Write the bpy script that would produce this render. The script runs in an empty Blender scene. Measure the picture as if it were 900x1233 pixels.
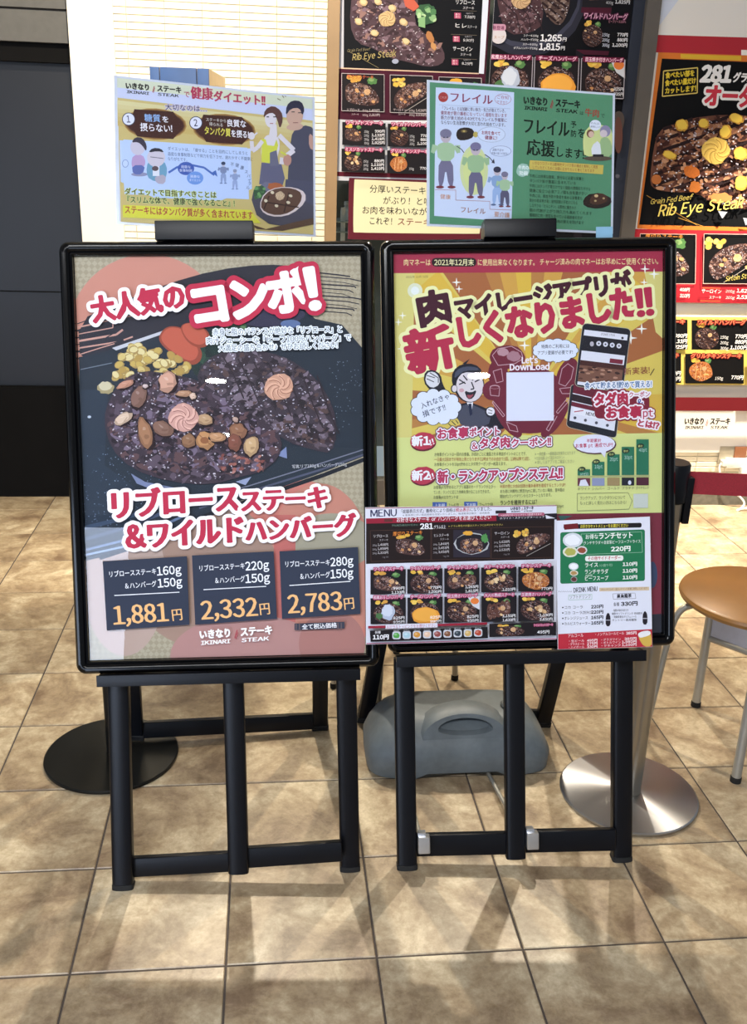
import bpy, bmesh, math, random
import numpy as np
from mathutils import Vector, Matrix
from mathutils.geometry import tessellate_polygon
random.seed(7)
SC = bpy.context.scene
COL = SC.collection

# ------------------------------------------------------------------ camera
FPX = 1167.9
CAM = Vector((0.0900, -1.5189, 1.4938))
def _axes(pitch, roll, yaw):
    cp, sp, cy, sy = math.cos(pitch), math.sin(pitch), math.cos(yaw), math.sin(yaw)
    w = Vector((sy*cp, cy*cp, -sp)); r = Vector((cy, -sy, 0)); u = r.cross(w)
    c, s = math.cos(roll), math.sin(roll)
    return c*r + s*u, -s*r + c*u, w
RR, UU, WW = _axes(0.342474, 0.033008, 0.113693)
cd = bpy.data.cameras.new('camera'); cam = bpy.data.objects.new('camera', cd); COL.objects.link(cam)
m = Matrix((RR, UU, -WW)).transposed().to_4x4(); m.translation = CAM; cam.matrix_world = m
cd.sensor_fit = 'HORIZONTAL'; cd.sensor_width = 36.0; cd.lens = FPX/900*36.0; cd.clip_start = 0.05
SC.camera = cam

# ------------------------------------------------------------------ world and view
wd = bpy.data.worlds.new('world'); SC.world = wd; wd.use_nodes = True
wd.node_tree.nodes['Background'].inputs[0].default_value = (0.80, 0.90, 1.0, 1)
wd.node_tree.nodes['Background'].inputs[1].default_value = 0.38
SC.view_settings.view_transform = 'Standard'; SC.view_settings.look = 'None'
SC.view_settings.gamma = 1.0; SC.view_settings.exposure = 0.0; SC.view_settings.use_curve_mapping = False

def spot(name, loc, target, power, color, size=1.9, blend=0.6, rad=0.03):
    l = bpy.data.lights.new(name, 'SPOT'); l.energy = power; l.color = color
    l.spot_size = size; l.spot_blend = blend; l.shadow_soft_size = rad
    o = bpy.data.objects.new(name, l); COL.objects.link(o); o.location = loc
    o.rotation_euler = (Vector(target)-Vector(loc)).to_track_quat('-Z', 'Y').to_euler()
    return o
SPOTS = [((-0.10, 2.35, 2.86), (0.0, 0.55, 0.0), 270), ((1.30, 2.35, 2.86), (0.95, 0.5, 0.0), 225),
         ((2.40, 2.10, 2.86), (2.25, 2.35, 0.0), 1150), ((-0.30, 1.2, 2.86), (-0.3, 2.7, 1.75), 230)]
for loc, tgt, pw in SPOTS:
    spot('spotlight', loc, tgt, pw, (1.0, 0.88, 0.69), *((0.95, .7) if loc[0] > 2 else (1.9, .6)))
# added fill lights, unseen above the viewer, to brighten the poster fronts
FILL_PANELS = [(-1.10, -2.30), (0.12, -2.30)]
for px_, py_ in FILL_PANELS:
    l = bpy.data.lights.new('fill_light', 'AREA'); l.shape = 'RECTANGLE'; l.size = 1.2; l.size_y = .4; l.energy = 74; l.color = (.95, .97, 1.0)
    o = bpy.data.objects.new('fill_light', l); COL.objects.link(o); o.location = (px_, py_, 2.94); o.rotation_euler = (math.radians(28), 0, 0)

# ------------------------------------------------------------------ helpers: measuring
def ray(px, py):
    return WW + (px-450)/FPX*RR - (py-616.5)/FPX*UU
def on_plane(px, py, P0, n):
    v = ray(px, py); return CAM + v*((P0-CAM).dot(n)/v.dot(n))
def on_floor(px, py, z=0.0):
    v = ray(px, py); return CAM + v*((z-CAM.z)/v.z)
class Plane:
    """a flat surface in the room: origin, right, up, outward normal"""
    def __init__(s, P, e, u):
        s.P = Vector(P); s.e = Vector(e).normalized(); s.u = Vector(u).normalized(); s.n = s.e.cross(s.u)
    def ab(s, px, py):
        q = on_plane(px, py, s.P, s.n) - s.P; return (q.dot(s.e), q.dot(s.u))
    def pt(s, a, b, c=0.0):
        return s.P + s.e*a + s.u*b + s.n*c
    def matrix(s):
        mm = Matrix((s.e, s.u, s.n)).transposed().to_4x4(); mm.translation = s.P; return mm
def pose(x, y, z, yaw, th, ro):
    e = Vector((math.cos(yaw), math.sin(yaw), 0)); b = Vector((-e.y, e.x, 0))
    u = Vector((0, 0, math.cos(th))) + math.sin(th)*b
    return Plane((x, y, z), math.cos(ro)*e + math.sin(ro)*u, -math.sin(ro)*e + math.cos(ro)*u)

# ------------------------------------------------------------------ helpers: materials
def lin(c):
    if isinstance(c, str):
        c = c.lstrip('#'); c = c if len(c) == 6 else ''.join(q*2 for q in c); c = [int(c[i:i+2], 16)/255 for i in (0, 2, 4)]
    return tuple(x/12.92 if x <= .04045 else ((x+.055)/1.055)**2.4 for x in c[:3]) + (1.0,)
def mat(name, color=None, rough=0.5, metal=0.0, noise=0.06, scale=30.0, bump=0.0, coat=0.0, spec=0.5):
    mt = bpy.data.materials.new(name); mt.use_nodes = True; nt = mt.node_tree; b = nt.nodes['Principled BSDF']
    b.inputs['Roughness'].default_value = rough; b.inputs['Metallic'].default_value = metal
    b.inputs['Coat Weight'].default_value = coat; b.inputs['Specular IOR Level'].default_value = spec
    if color is not None:
        c = lin(color)
        tc = nt.nodes.new('ShaderNodeTexCoord'); nz = nt.nodes.new('ShaderNodeTexNoise'); nz.inputs['Scale'].default_value = scale
        nz.inputs['Detail'].default_value = 3
        nt.links.new(tc.outputs['Object'], nz.inputs['Vector'])
        rp = nt.nodes.new('ShaderNodeValToRGB'); nt.links.new(nz.outputs['Fac'], rp.inputs[0])
        rp.color_ramp.elements[0].position = .3; rp.color_ramp.elements[1].position = .7
        rp.color_ramp.elements[0].color = tuple(x*(1-noise) for x in c[:3])+(1,)
        rp.color_ramp.elements[1].color = tuple(min(1, x*(1+noise)) for x in c[:3])+(1,)
        nt.links.new(rp.outputs[0], b.inputs['Base Color'])
        if bump:
            bp = nt.nodes.new('ShaderNodeBump'); bp.inputs['Strength'].default_value = bump; bp.inputs['Distance'].default_value = .002
            nt.links.new(nz.outputs['Fac'], bp.inputs['Height']); nt.links.new(bp.outputs[0], b.inputs['Normal'])
    return mt
def emis(name, color, strength):
    mt = bpy.data.materials.new(name); mt.use_nodes = True; b = mt.node_tree.nodes['Principled BSDF']
    b.inputs['Base Color'].default_value = (0, 0, 0, 1); b.inputs['Emission Color'].default_value = color + (1,)
    b.inputs['Emission Strength'].default_value = strength; return mt

INK = bpy.data.materials.new('printed_ink'); INK.use_nodes = True
_nt = INK.node_tree; _b = _nt.nodes['Principled BSDF']; _a = _nt.nodes.new('ShaderNodeVertexColor'); _a.layer_name = 'ink'
_nt.links.new(_a.outputs['Color'], _b.inputs['Base Color']); _b.inputs['Roughness'].default_value = .6; _b.inputs['Specular IOR Level'].default_value = .15

BLACK = mat('black_enamel', '#050507', .16, 0, .1, 8, 0, 0, .22)
BLACKM = mat('black_aluminium', '#090b11', .36, 0.0, .12, 12, 0, 0, .22)
RUBBER = mat('black_rubber', '#101010', .8)
STEEL = mat('grey_steel_tube', '#a9a79f', .38, .55, .06, 20)
WHITEP = mat('white_plastic', '#e6e6e2', .4)
PAPER = mat('paper_edge', '#dcdde6', .6)
WOOD = mat('stool_wood', '#875d2a', .4, 0, .14, 6, 0, .1)
GREYPL = mat('grey_plastic', '#5f676c', .5, 0, .08, 60, .15)
CAST = mat('cast_aluminium', '#c9cbd0', .3, .9)
RED = mat('red_webbing', '#8b1b28', .75, 0, .12, 300, .2)

def glass_mat(name, ior=1.5, tint=(1, 1, 1), rough=0.0, gain=1.0):
    mt = bpy.data.materials.new(name); mt.use_nodes = True; nt = mt.node_tree; nt.nodes.clear()
    out = nt.nodes.new('ShaderNodeOutputMaterial'); mix = nt.nodes.new('ShaderNodeMixShader')
    tr = nt.nodes.new('ShaderNodeBsdfTransparent'); tr.inputs[0].default_value = tint + (1,)
    gl = nt.nodes.new('ShaderNodeBsdfGlossy'); gl.inputs['Roughness'].default_value = rough
    fr = nt.nodes.new('ShaderNodeFresnel'); fr.inputs[0].default_value = ior
    ge = nt.nodes.new('ShaderNodeNewGeometry'); sb = nt.nodes.new('ShaderNodeMath'); sb.operation = 'SUBTRACT'; sb.inputs[0].default_value = 1
    nt.links.new(ge.outputs['Backfacing'], sb.inputs[1]); mu = nt.nodes.new('ShaderNodeMath'); mu.operation = 'MULTIPLY'   # no internal reflection in the thin sheet
    nt.links.new(fr.outputs[0], mu.inputs[0]); nt.links.new(sb.outputs[0], mu.inputs[1]); nt.links.new(mu.outputs[0], mix.inputs[0]); nt.links.new(tr.outputs[0], mix.inputs[1]); nt.links.new(gl.outputs[0], mix.inputs[2])
    nt.links.new(mix.outputs[0], out.inputs[0]); return mt
ACRYL = glass_mat('acrylic_cover', 1.5, (.97, .98, 1))
GLASS = glass_mat('window_glass', 1.45, (.93, .96, .95))

# ------------------------------------------------------------------ helpers: objects
def link(name, me, mats, parent=None, mw=None):
    o = bpy.data.objects.new(name, me); COL.objects.link(o)
    for k in (mats if isinstance(mats, (list, tuple)) else [mats]): me.materials.append(k)
    if parent is not None: o.parent = parent
    if mw is not None: o.matrix_world = mw if parent is None else mw
    return o
def tag(o, label=None, cat=None, group=None, kind=None):
    if label: o['label'] = label
    if cat: o['category'] = cat
    if group: o['group'] = group
    if kind: o['kind'] = kind
    return o
def thing(name, label, cat, loc=(0, 0, 0), group=None):
    o = bpy.data.objects.new(name, None); COL.objects.link(o); o.location = loc; o.empty_display_size = .05
    return tag(o, label, cat, group)
def world_mesh(name, verts, faces, mats, parent=None, smooth=False, bevel=0.0, seg=2):
    """verts in room coordinates; parent (an Empty with a location only) is honoured"""
    off = Vector((0, 0, 0)) if parent is None else world_loc(parent)
    me = bpy.data.meshes.new(name); me.from_pydata([tuple(Vector(v)-off) for v in verts], [], faces)
    bm = bmesh.new(); bm.from_mesh(me); bmesh.ops.recalc_face_normals(bm, faces=bm.faces)
    if bevel: bmesh.ops.bevel(bm, geom=[e for e in bm.edges if len(e.link_faces) == 2 and e.calc_face_angle(0) > .5], offset=bevel, segments=seg, affect='EDGES', profile=.7)
    if smooth:
        for f in bm.faces: f.smooth = True
    bm.to_mesh(me); bm.free()
    if smooth: me.set_sharp_from_angle(angle=math.radians(38))
    return link(name, me, mats, parent)
def world_loc(o):
    v = Vector((0, 0, 0))
    while o is not None: v += o.location; o = o.parent
    return v
BOXF = [(0, 1, 3, 2), (4, 6, 7, 5), (0, 4, 5, 1), (2, 3, 7, 6), (0, 2, 6, 4), (1, 5, 7, 3)]
def obox(name, c, ax, half, mats, parent=None, bevel=0.0, seg=2):
    """oriented box"""
    c = Vector(c); vs = [c + ax[0]*half[0]*i + ax[1]*half[1]*j + ax[2]*half[2]*k for i in (-1, 1) for j in (-1, 1) for k in (-1, 1)]
    return world_mesh(name, vs, BOXF, mats, parent, bool(bevel), bevel, seg)
XYZ = (Vector((1, 0, 0)), Vector((0, 1, 0)), Vector((0, 0, 1)))
def box(name, x0, x1, y0, y1, z0, z1, mats, parent=None, bevel=0.0, seg=2):
    return obox(name, ((x0+x1)/2, (y0+y1)/2, (z0+z1)/2), XYZ, (abs(x1-x0)/2, abs(y1-y0)/2, abs(z1-z0)/2), mats, parent, bevel, seg)
def lathe(name, c, prof, mats, parent=None, seg=48, flute=None, caps=True):
    c = Vector(c); vs = []; fs = []; n = len(prof)
    for i in range(seg):
        a = 2*math.pi*i/seg
        for r, z in prof:
            k = r*(flute(a) if flute else 1); vs.append(c+Vector((k*math.cos(a), k*math.sin(a), z)))
    for i in range(seg):
        j = (i+1) % seg
        for q in range(n-1): fs.append((i*n+q, j*n+q, j*n+q+1, i*n+q+1))
    if caps: fs.append([i*n for i in range(seg)][::-1]); fs.append([i*n+n-1 for i in range(seg)])
    return world_mesh(name, vs, fs, mats, parent, True)
def tube(name, pts, r, mats, parent=None, seg=12, smoothpath=0):
    pts = [Vector(p) for p in pts]
    for _ in range(smoothpath):
        q = [pts[0]]
        for a, b in zip(pts, pts[1:]): q += [a*.75+b*.25, a*.25+b*.75]
        pts = q+[pts[-1]]
    vs = []; fs = []; prev = None
    for i, p in enumerate(pts):
        d = (pts[min(i+1, len(pts)-1)]-pts[max(i-1, 0)]).normalized()
        if prev is None:
            u = d.orthogonal().normalized()
        else:
            u = (prev - d*prev.dot(d)).normalized()
        prev = u; w = d.cross(u)
        for k in range(seg):
            a = 2*math.pi*k/seg; vs.append(p + (u*math.cos(a)+w*math.sin(a))*r)
    for i in range(len(pts)-1):
        for k in range(seg):
            l = (k+1) % seg; fs.append((i*seg+k, i*seg+l, (i+1)*seg+l, (i+1)*seg+k))
    fs.append(list(range(seg))[::-1]); fs.append(list(range((len(pts)-1)*seg, len(pts)*seg)))
    return world_mesh(name, vs, fs, mats, parent, True)
def beam(name, p0, p1, w, d, nrm, mats, parent=None, rnd=True):
    """straight bar with a rounded front (front faces along nrm)"""
    p0 = Vector(p0); p1 = Vector(p1); ax = (p1-p0).normalized(); side = ax.cross(nrm).normalized(); f = side.cross(ax).normalized()
    if f.dot(nrm) < 0: f = -f
    prof = [(-.5, -1), (-.5, -.25)]
    if rnd: prof += [(-.5*math.cos(t), -.25+.25*math.sin(t)**.8) for t in [math.pi*k/10 for k in range(1, 10)]]
    else: prof += [(-.5, -.04), (-.46, 0), (.46, 0), (.5, -.04)]
    prof += [(.5, -.25), (.5, -1)]
    vs = [p + side*(x*w) + f*(y*d) for p in (p0, p1) for x, y in prof]; n = len(prof)
    fs = [(i, (i+1) % n, n+(i+1) % n, n+i) for i in range(n)] + [list(range(n))[::-1], list(range(n, 2*n))]
    return world_mesh(name, vs, fs, mats, parent, True, .0015, 1)

# ------------------------------------------------------------------ printed matter
FONTC = bpy.data.curves.new('glyph_source', 'FONT'); FONTO = bpy.data.objects.new('glyph_source', FONTC)
COL.objects.link(FONTO); FONTC.resolution_u = 2; FONTC.size = 1.0
GL = {}
def glyph(ch, b):
    k = (ch, b)
    if k in GL: return GL[k]
    # roman letters are drawn with the wide forms of the same CJK face
    src = chr(ord(ch)+0xFEE0) if 33 <= ord(ch) <= 126 else ch
    FONTC.body = src
    bpy.context.view_layer.update()
    ob = FONTO.evaluated_get(bpy.context.evaluated_depsgraph_get()); me = ob.to_mesh()
    vs = [(v.co.x, v.co.y) for v in me.vertices]; fs = [tuple(p.vertices) for p in me.polygons]
    cnt = {}
    for f in fs:
        for i in range(len(f)):
            e = (f[i], f[(i+1) % len(f)]); kk = tuple(sorted(e)); cnt[kk] = cnt.get(kk, 0)+1
    bd = [e for e, c in cnt.items() if c == 1]
    ob.to_mesh_clear()
    # merge doubles on boundary is not needed
    if ord(ch) < 256 and vs:
        x0 = min(v[0] for v in vs); x1 = max(v[0] for v in vs); vs = [(x-x0+.045, y) for x, y in vs]; adv = x1-x0+.09
    elif ord(ch) < 256: adv = .35
    else: adv = 1.0
    GL[k] = (vs, fs, bd, adv); return GL[k]

ASC = (0.0, .735)
BOLD = {}
def bold_glyph(ch, ox, oy, G):
    """the glyph grown by ox, oy (in ems) as clean non-overlapping faces: distance field cut by marching squares"""
    k = (ch, round(ox, 3), round(oy, 3), G)
    if k in BOLD: return BOLD[k]
    vs, fs, bd, adv = glyph(ch, 0.0)
    if not vs or not bd:
        BOLD[k] = ([], []); return BOLD[k]
    ox = max(ox, 1e-3); oy = max(oy, 1e-3); sx = oy/ox
    P = np.array(vs); A0 = P[[a for a, b in bd]].copy(); B0 = P[[b for a, b in bd]].copy()
    x0, y0 = P.min(0)-(ox+.02, oy+.02); x1, y1 = P.max(0)+(ox+.02, oy+.02); h = 1.0/G
    nx, ny = int((x1-x0)/h)+2, int((y1-y0)/h)+2
    X, Y = np.meshgrid(x0+h*np.arange(nx), y0+h*np.arange(ny)); q = np.stack([X.ravel(), Y.ravel()], 1)
    # inside test by crossings
    ay, by = A0[:, 1][None], B0[:, 1][None]; cr = (ay > q[:, 1:2]) != (by > q[:, 1:2])
    with np.errstate(divide='ignore', invalid='ignore'):
        xi = A0[:, 0][None]+(q[:, 1:2]-ay)*(B0[:, 0]-A0[:, 0])[None]/(by-ay)
    ins = ((cr & (q[:, :1] < xi)).sum(1) % 2) == 1
    S = np.array([sx, 1.0]); a = A0*S; d = (B0-A0)*S; qq = q*S
    L = (d*d).sum(1)+1e-12; rel = qq[:, None]-a[None]; t = np.clip((rel*d[None]).sum(2)/L, 0, 1)
    D = np.sqrt((((rel-t[..., None]*d[None]))**2).sum(2).min(1))
    F = (np.where(ins, D, -D)+oy).reshape(ny, nx)      # > 0 inside the grown glyph
    F[np.abs(F) < 1e-6] = 1e-6
    V = []; FF = []; In = F > 0
    for j in range(ny-1):
        run = None; rowf = In[j, :-1] & In[j, 1:] & In[j+1, :-1] & In[j+1, 1:]; rowa = In[j, :-1] | In[j, 1:] | In[j+1, :-1] | In[j+1, 1:]
        for i in range(nx-1):
            if rowf[i]:
                if run is None: run = i
                continue
            if run is not None:
                o = len(V); xa, xb, ya, yb = x0+h*run, x0+h*i, y0+h*j, y0+h*(j+1); V += [(xa, ya), (xb, ya), (xb, yb), (xa, yb)]; FF.append((o, o+1, o+2, o+3)); run = None
            if not rowa[i]: continue
            c = [(i, j), (i+1, j), (i+1, j+1), (i, j+1)]; pts = []
            for m_ in range(4):
                (ia, ja), (ib, jb) = c[m_], c[(m_+1) % 4]; fa, fb = F[ja, ia], F[jb, ib]
                if fa > 0: pts.append((x0+h*ia, y0+h*ja))
                if (fa > 0) != (fb > 0):
                    tt = fa/(fa-fb); pts.append((x0+h*(ia+(ib-ia)*tt), y0+h*(ja+(jb-ja)*tt)))
            if len(pts) > 2:
                o = len(V); V += pts; FF.append(tuple(range(o, o+len(pts))))
        if run is not None:
            o = len(V); xa, xb, ya, yb = x0+h*run, x0+h*(nx-1), y0+h*j, y0+h*(j+1); V += [(xa, ya), (xb, ya), (xb, yb), (xa, yb)]; FF.append((o, o+1, o+2, o+3))
    BOLD[k] = (V, FF); return BOLD[k]
class Art:
    """flat print on a plane: ink shapes in layers, gathered into named parts"""
    def __init__(s, plane, clip=None, z0=0.0, dz=8e-6, k=1.0):
        s.pl = plane; s.z = z0; s.dz = dz*k; s.k = k; s.buf = {}; s.clip = clip; s.part = 'printed_picture'
        a = plane.ab(400, 300); b = plane.ab(401, 300); s.mpp = math.hypot(b[0]-a[0], b[1]-a[1])
        s.rng = random.Random(3)
    def _b(s):
        return s.buf.setdefault(s.part, ([], [], []))
    def _poly_ab(s, pts, col, clip=True):
        if clip and s.clip: pts = clip_poly(pts, s.clip)
        if len(pts) < 3: return
        v, f, c = s._b(); o = len(v); v += [(x, y, s.z) for x, y in pts]
        if len(pts) == 3: tris = [(0, 1, 2)]
        else: tris = tessellate_polygon([[Vector((x, y, 0)) for x, y in pts]])
        for t in tris:
            a, b, d = (pts[i] for i in t)
            cr = (b[0]-a[0])*(d[1]-a[1])-(b[1]-a[1])*(d[0]-a[0])
            if abs(cr) < 1e-14: continue
            f.append(tuple(o+i for i in (t if cr > 0 else t[::-1]))); c.append(col)
    def poly(s, pts, col, up=True):
        s._poly_ab([s.pl.ab(*p) for p in pts], lin(col))
        s.z += s.dz if up else 3e-6*s.k
    def quad(s, x0, y0, x1, y1, col, sl=0.0, rad=0.0):
        """px rectangle whose horizontals have slope sl"""
        w = x1-x0
        if rad:
            P = []
            for cx, cy, a0 in ((x1-rad, y0+rad, -90), (x1-rad, y1-rad, 0), (x0+rad, y1-rad, 90), (x0+rad, y0+rad, 180)):
                for k in range(5):
                    a = math.radians(a0+90*k/4); P.append((cx+rad*math.cos(a), cy+rad*math.sin(a)))
            s.poly([(x, y+(x-x0)*sl) for x, y in P], col)
        else: s.poly([(x0, y0), (x1, y0+w*sl), (x1, y1+w*sl), (x0, y1)], col)
    def ell(s, cx, cy, rx, ry, col, rot=0.0, irr=0.0, n=20, up=True, a0=0, a1=360):
        c, q = math.cos(math.radians(rot)), math.sin(math.radians(rot)); P = []
        full = a1-a0 >= 360
        for i in range(n if full else n+1):
            t = math.radians(a0+(a1-a0)*i/n); k = 1+irr*s.rng.uniform(-1, 1)
            x, y = rx*k*math.cos(t), ry*k*math.sin(t); P.append((cx+x*c-y*q, cy+x*q+y*c))
        s.poly(P, col, up)
    def line(s, pts, w, col):
        pts = [s.pl.ab(*p) for p in pts]; c = lin(col); hw = w*s.mpp/2
        for a, b in zip(pts, pts[1:]):
            dx, dy = b[0]-a[0], b[1]-a[1]; L = math.hypot(dx, dy) or 1; nx, ny = -dy/L*hw, dx/L*hw
            s._poly_ab([(a[0]-nx, a[1]-ny), (b[0]-nx, b[1]-ny), (b[0]+nx, b[1]+ny), (a[0]+nx, a[1]+ny)], c)
            s.z += 2e-7
        s.z += s.dz
    def loop(s, pts, w, col): s.line(list(pts)+[pts[0]], w, col)
    def text(s, st, x0, y0, x1, y1, h, col, b=0.0, out=(), skew=0.0, pen=None, track=1.0):
        s.z += 1e-5*s.k
        old = s.part; s.part = 'lettering'
        asc = all(ord(ch) < 256 for ch in st); lo, hi = (0.0, .735) if asc else (-.10, .85)
        if asc: lo, hi = ASC
        k_ = .62 if h > 19 else .8
        px_, py_ = (pen[0]*k_, pen[1]*k_) if pen else (0, 0)
        thin = pen is not None and pen[1] < pen[0]*.5
        pen = (b*h*.8+px_, b*h*(.2 if thin else .8)+py_); b = 0.0
        items = []; cx = 0
        for ch in st:
            g = glyph(ch, b); items.append((cx, g, ch)); cx += g[3]*(track if ord(ch) > 255 else 1)
        p0 = s.pl.ab(x0, y0); p1 = s.pl.ab(x1, y1); ex, ey = p1[0]-p0[0], p1[1]-p0[1]
        H = h*s.mpp_at((x0+x1)/2, (y0+y1)/2); L = math.hypot(ex, ey); ux, uy = -ey/L*H/(hi-lo), ex/L*H/(hi-lo)
        ex, ey = ex/cx, ey/cx; sk = math.tan(math.radians(skew))
        def X(x, y):
            y -= lo; x += y*sk*0
            return (p0[0]+ex*x+ux*y + sk*y*H/(hi-lo)*(ex/ (math.hypot(ex, ey) or 1)), p0[1]+ey*x+uy*y)
        V, F, C = s._b()
        emx = math.hypot(ex, ey)/s.mpp_at((x0+x1)/2, (y0+y1)/2)      # px per em across
        emy = h/(hi-lo); G = 46 if h > 11 else (30 if h > 6 else 22)
        layers = [(c2, w2+pen[0]*.9, w2+pen[1]*.9) for c2, w2 in sorted(out, key=lambda o: -o[1])] + [(col, pen[0], pen[1])]
        qz = lambda v: round(v/.003)*.003 if v < .05 else round(v/.008)*.008
        for n_, (c2, wx, wy) in enumerate(layers):
            c = lin(c2)
            for off, (vs, fs, bd, adv), ch in items:
                if wx > .04: gv, gf = bold_glyph(ch, qz(wx/emx), qz(wy/emy), G)
                else: gv, gf = vs, fs
                o = len(V); P = [X(x+off, y) for x, y in gv]; zz = s.z+(1.2e-5*s.k if (n_ < len(layers)-1 and int(off*7) % 2) else 0); V += [(x, y, zz) for x, y in P]
                for f in gf:
                    if wx <= .04:
                        a, d, e = P[f[0]], P[f[1]], P[f[2]]
                        if (d[0]-a[0])*(e[1]-a[1])-(d[1]-a[1])*(e[0]-a[0]) < 0: f = f[::-1]
                    F.append(tuple(o+i for i in f)); C.append(c)
            if n_ < len(layers)-1: s.z += 3e-5*s.k
        s.z += 1e-5*s.k; s.part = old
    def mpp_at(s, x, y):
        a = s.pl.ab(x, y); b = s.pl.ab(x, y-1); return math.hypot(b[0]-a[0], b[1]-a[1])
    def build(s, parent=None, labels=None, prefix=None):
        out = []
        inv = Matrix.Identity(4)
        for name, (v, f, c) in s.buf.items():
            off = Vector((0, 0, 0)) if parent is None else world_loc(parent)
            me = bpy.data.meshes.new(name)
            me.from_pydata([tuple(s.pl.pt(*p)-off) for p in v], [], f)
            ca = me.color_attributes.new('ink', 'FLOAT_COLOR', 'CORNER'); arr = []
            for poly, col in zip(me.polygons, c): arr += list(col)*poly.loop_total
            ca.data.foreach_set('color', arr); me.update()
            out.append(link(name, me, INK, parent))
        return out
def clip_poly(pts, rect):
    x0, y0, x1, y1 = rect
    for ax, val, sg in ((0, x0, 1), (0, x1, -1), (1, y0, 1), (1, y1, -1)):
        out = []
        for i in range(len(pts)):
            a, b = pts[i-1], pts[i]; ia = (a[ax]-val)*sg >= 0; ib = (b[ax]-val)*sg >= 0
            if ia != ib:
                t = (val-a[ax])/(b[ax]-a[ax]); out.append((a[0]+(b[0]-a[0])*t, a[1]+(b[1]-a[1])*t))
            if ib: out.append(b)
        pts = out
        if len(pts) < 3: return []
    return pts
def mixc(a, b, t):
    f = lambda c: [int(c.lstrip('#')[i:i+2], 16) for i in (0, 2, 4)]
    return '#%02x%02x%02x' % tuple(max(0, min(255, int(x+(y-x)*t))) for x, y in zip(f(a), f(b)))
def inside(p, P):
    x, y = p; r = False
    for i in range(len(P)):
        (x0, y0), (x1, y1) = P[i-1], P[i]
        if (y0 > y) != (y1 > y) and x < (x1-x0)*(y-y0)/(y1-y0)+x0: r = not r
    return r
def smooth_poly(P, k=1):
    for _ in range(k):
        Q = []
        for i in range(len(P)):
            a, b = P[i], P[(i+1) % len(P)]
            Q += [(a[0]*.75+b[0]*.25, a[1]*.75+b[1]*.25), (a[0]*.25+b[0]*.75, a[1]*.25+b[1]*.75)]
        P = Q
    return P
def meat(A, P, n=120, sz=4.0, base='#4a3840', cols=('#2a2026', '#5e4a52', '#7a6670', '#3a2a30', '#8d7c86', '#6b4a44'), glint=True, grill=None):
    """printed photograph of grilled meat: mottled brown patches, fat and highlights"""
    P = smooth_poly(P); A.poly(P, base)
    xs = [p[0] for p in P]; ys = [p[1] for p in P]; r = A.rng
    def spot_(k, s, cs, ir=.45):
        for _ in range(k):
            x, y = r.uniform(min(xs), max(xs)), r.uniform(min(ys), max(ys))
            if inside((x, y), P) and inside((x+s*.8, y), P) and inside((x-s*.8, y), P) and inside((x, y+s*.6), P) and inside((x, y-s*.6), P):
                A.ell(x, y, s*r.uniform(.4, 1.1), s*r.uniform(.25, .7), r.choice(cs), r.uniform(-50, 50), ir, 9, up=False); A.z += 8e-7*A.k
    A.z += 1e-5; spot_(n, sz, cols); A.z += 1e-5
    if grill:
        dx, dy, gap = grill; cx, cy = sum(xs)/len(xs), sum(ys)/len(ys)
        L = math.hypot(dx, dy); ux, uy = dx/L, dy/L
        for k in range(-14, 15):
            seg = []
            for t in range(-40, 41):
                q = (cx-uy*gap*k+ux*t*gap*.35, cy+ux*gap*k+uy*t*gap*.35)
                if inside(q, P): seg.append(q)
            for a, b in zip(seg, seg[1:]): A.line([a, b], gap*.33, '#2a1d20')
    spot_(n, sz*.5, cols)
    A.z += 1e-5
    if glint: spot_(int(n*1.2), sz*.16+.15, ('#b8b0bc', '#d8d2dc', '#a39aa8'))
    A.z += 1e-5
def butter(A, x, y, r, col='#d9b0a0', dk='#a87868'):
    A.ell(x, y, r, r*.95, mixc(col, dk, .25), irr=.08, n=16)
    for k in range(7):
        a = math.radians(k*51+10); pts = []
        for q in range(6):
            t = q/5; rr = r*(.95-.85*t); pts.append((x+rr*math.cos(a+t*1.5), y+rr*.92*math.sin(a+t*1.5)))
        A.line(pts, max(.5, r*.16), col); 
        A.line([(p[0]+r*.09, p[1]+r*.09) for p in pts], max(.3, r*.05), dk)
def corn(A, x0, y0, x1, y1, n=26, s=4.5, cols=('#d8c27a', '#c9ac5c', '#e3d49a', '#b8974e')):
    r = A.rng
    for _ in range(n):
        x, y = r.uniform(x0, x1), r.uniform(y0, y1)
        A.ell(x, y, s, s*.75, '#a88c54', r.uniform(-60, 60), .05, 10)
        A.ell(x-.3, y-.3, s*.86, s*.62, r.choice(cols), r.uniform(-60, 60), .06, 10)
def leafy(A, x, y, rx, ry, n=16, cols=('#3f6a45', '#5f8f5a', '#86ad72', '#2b4a33')):
    r = A.rng
    A.ell(x, y, rx, ry, cols[3], irr=.15)
    for _ in range(n): A.ell(x+r.uniform(-.8, .8)*rx, y+r.uniform(-.8, .8)*ry, rx*.28, ry*.25, r.choice(cols), r.uniform(0, 90), .3, 8)
def sheet(name, pl, a0, b0, a1, b1, t, mats, parent=None, c0=0.0, bevel=0):
    """thin slab on a plane between in-plane corners"""
    c = pl.pt((a0+a1)/2, (b0+b1)/2, c0-t/2)
    return obox(name, c, (pl.e, pl.u, pl.n), (abs(a1-a0)/2, abs(b1-b0)/2, t/2), mats, parent, bevel)
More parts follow.
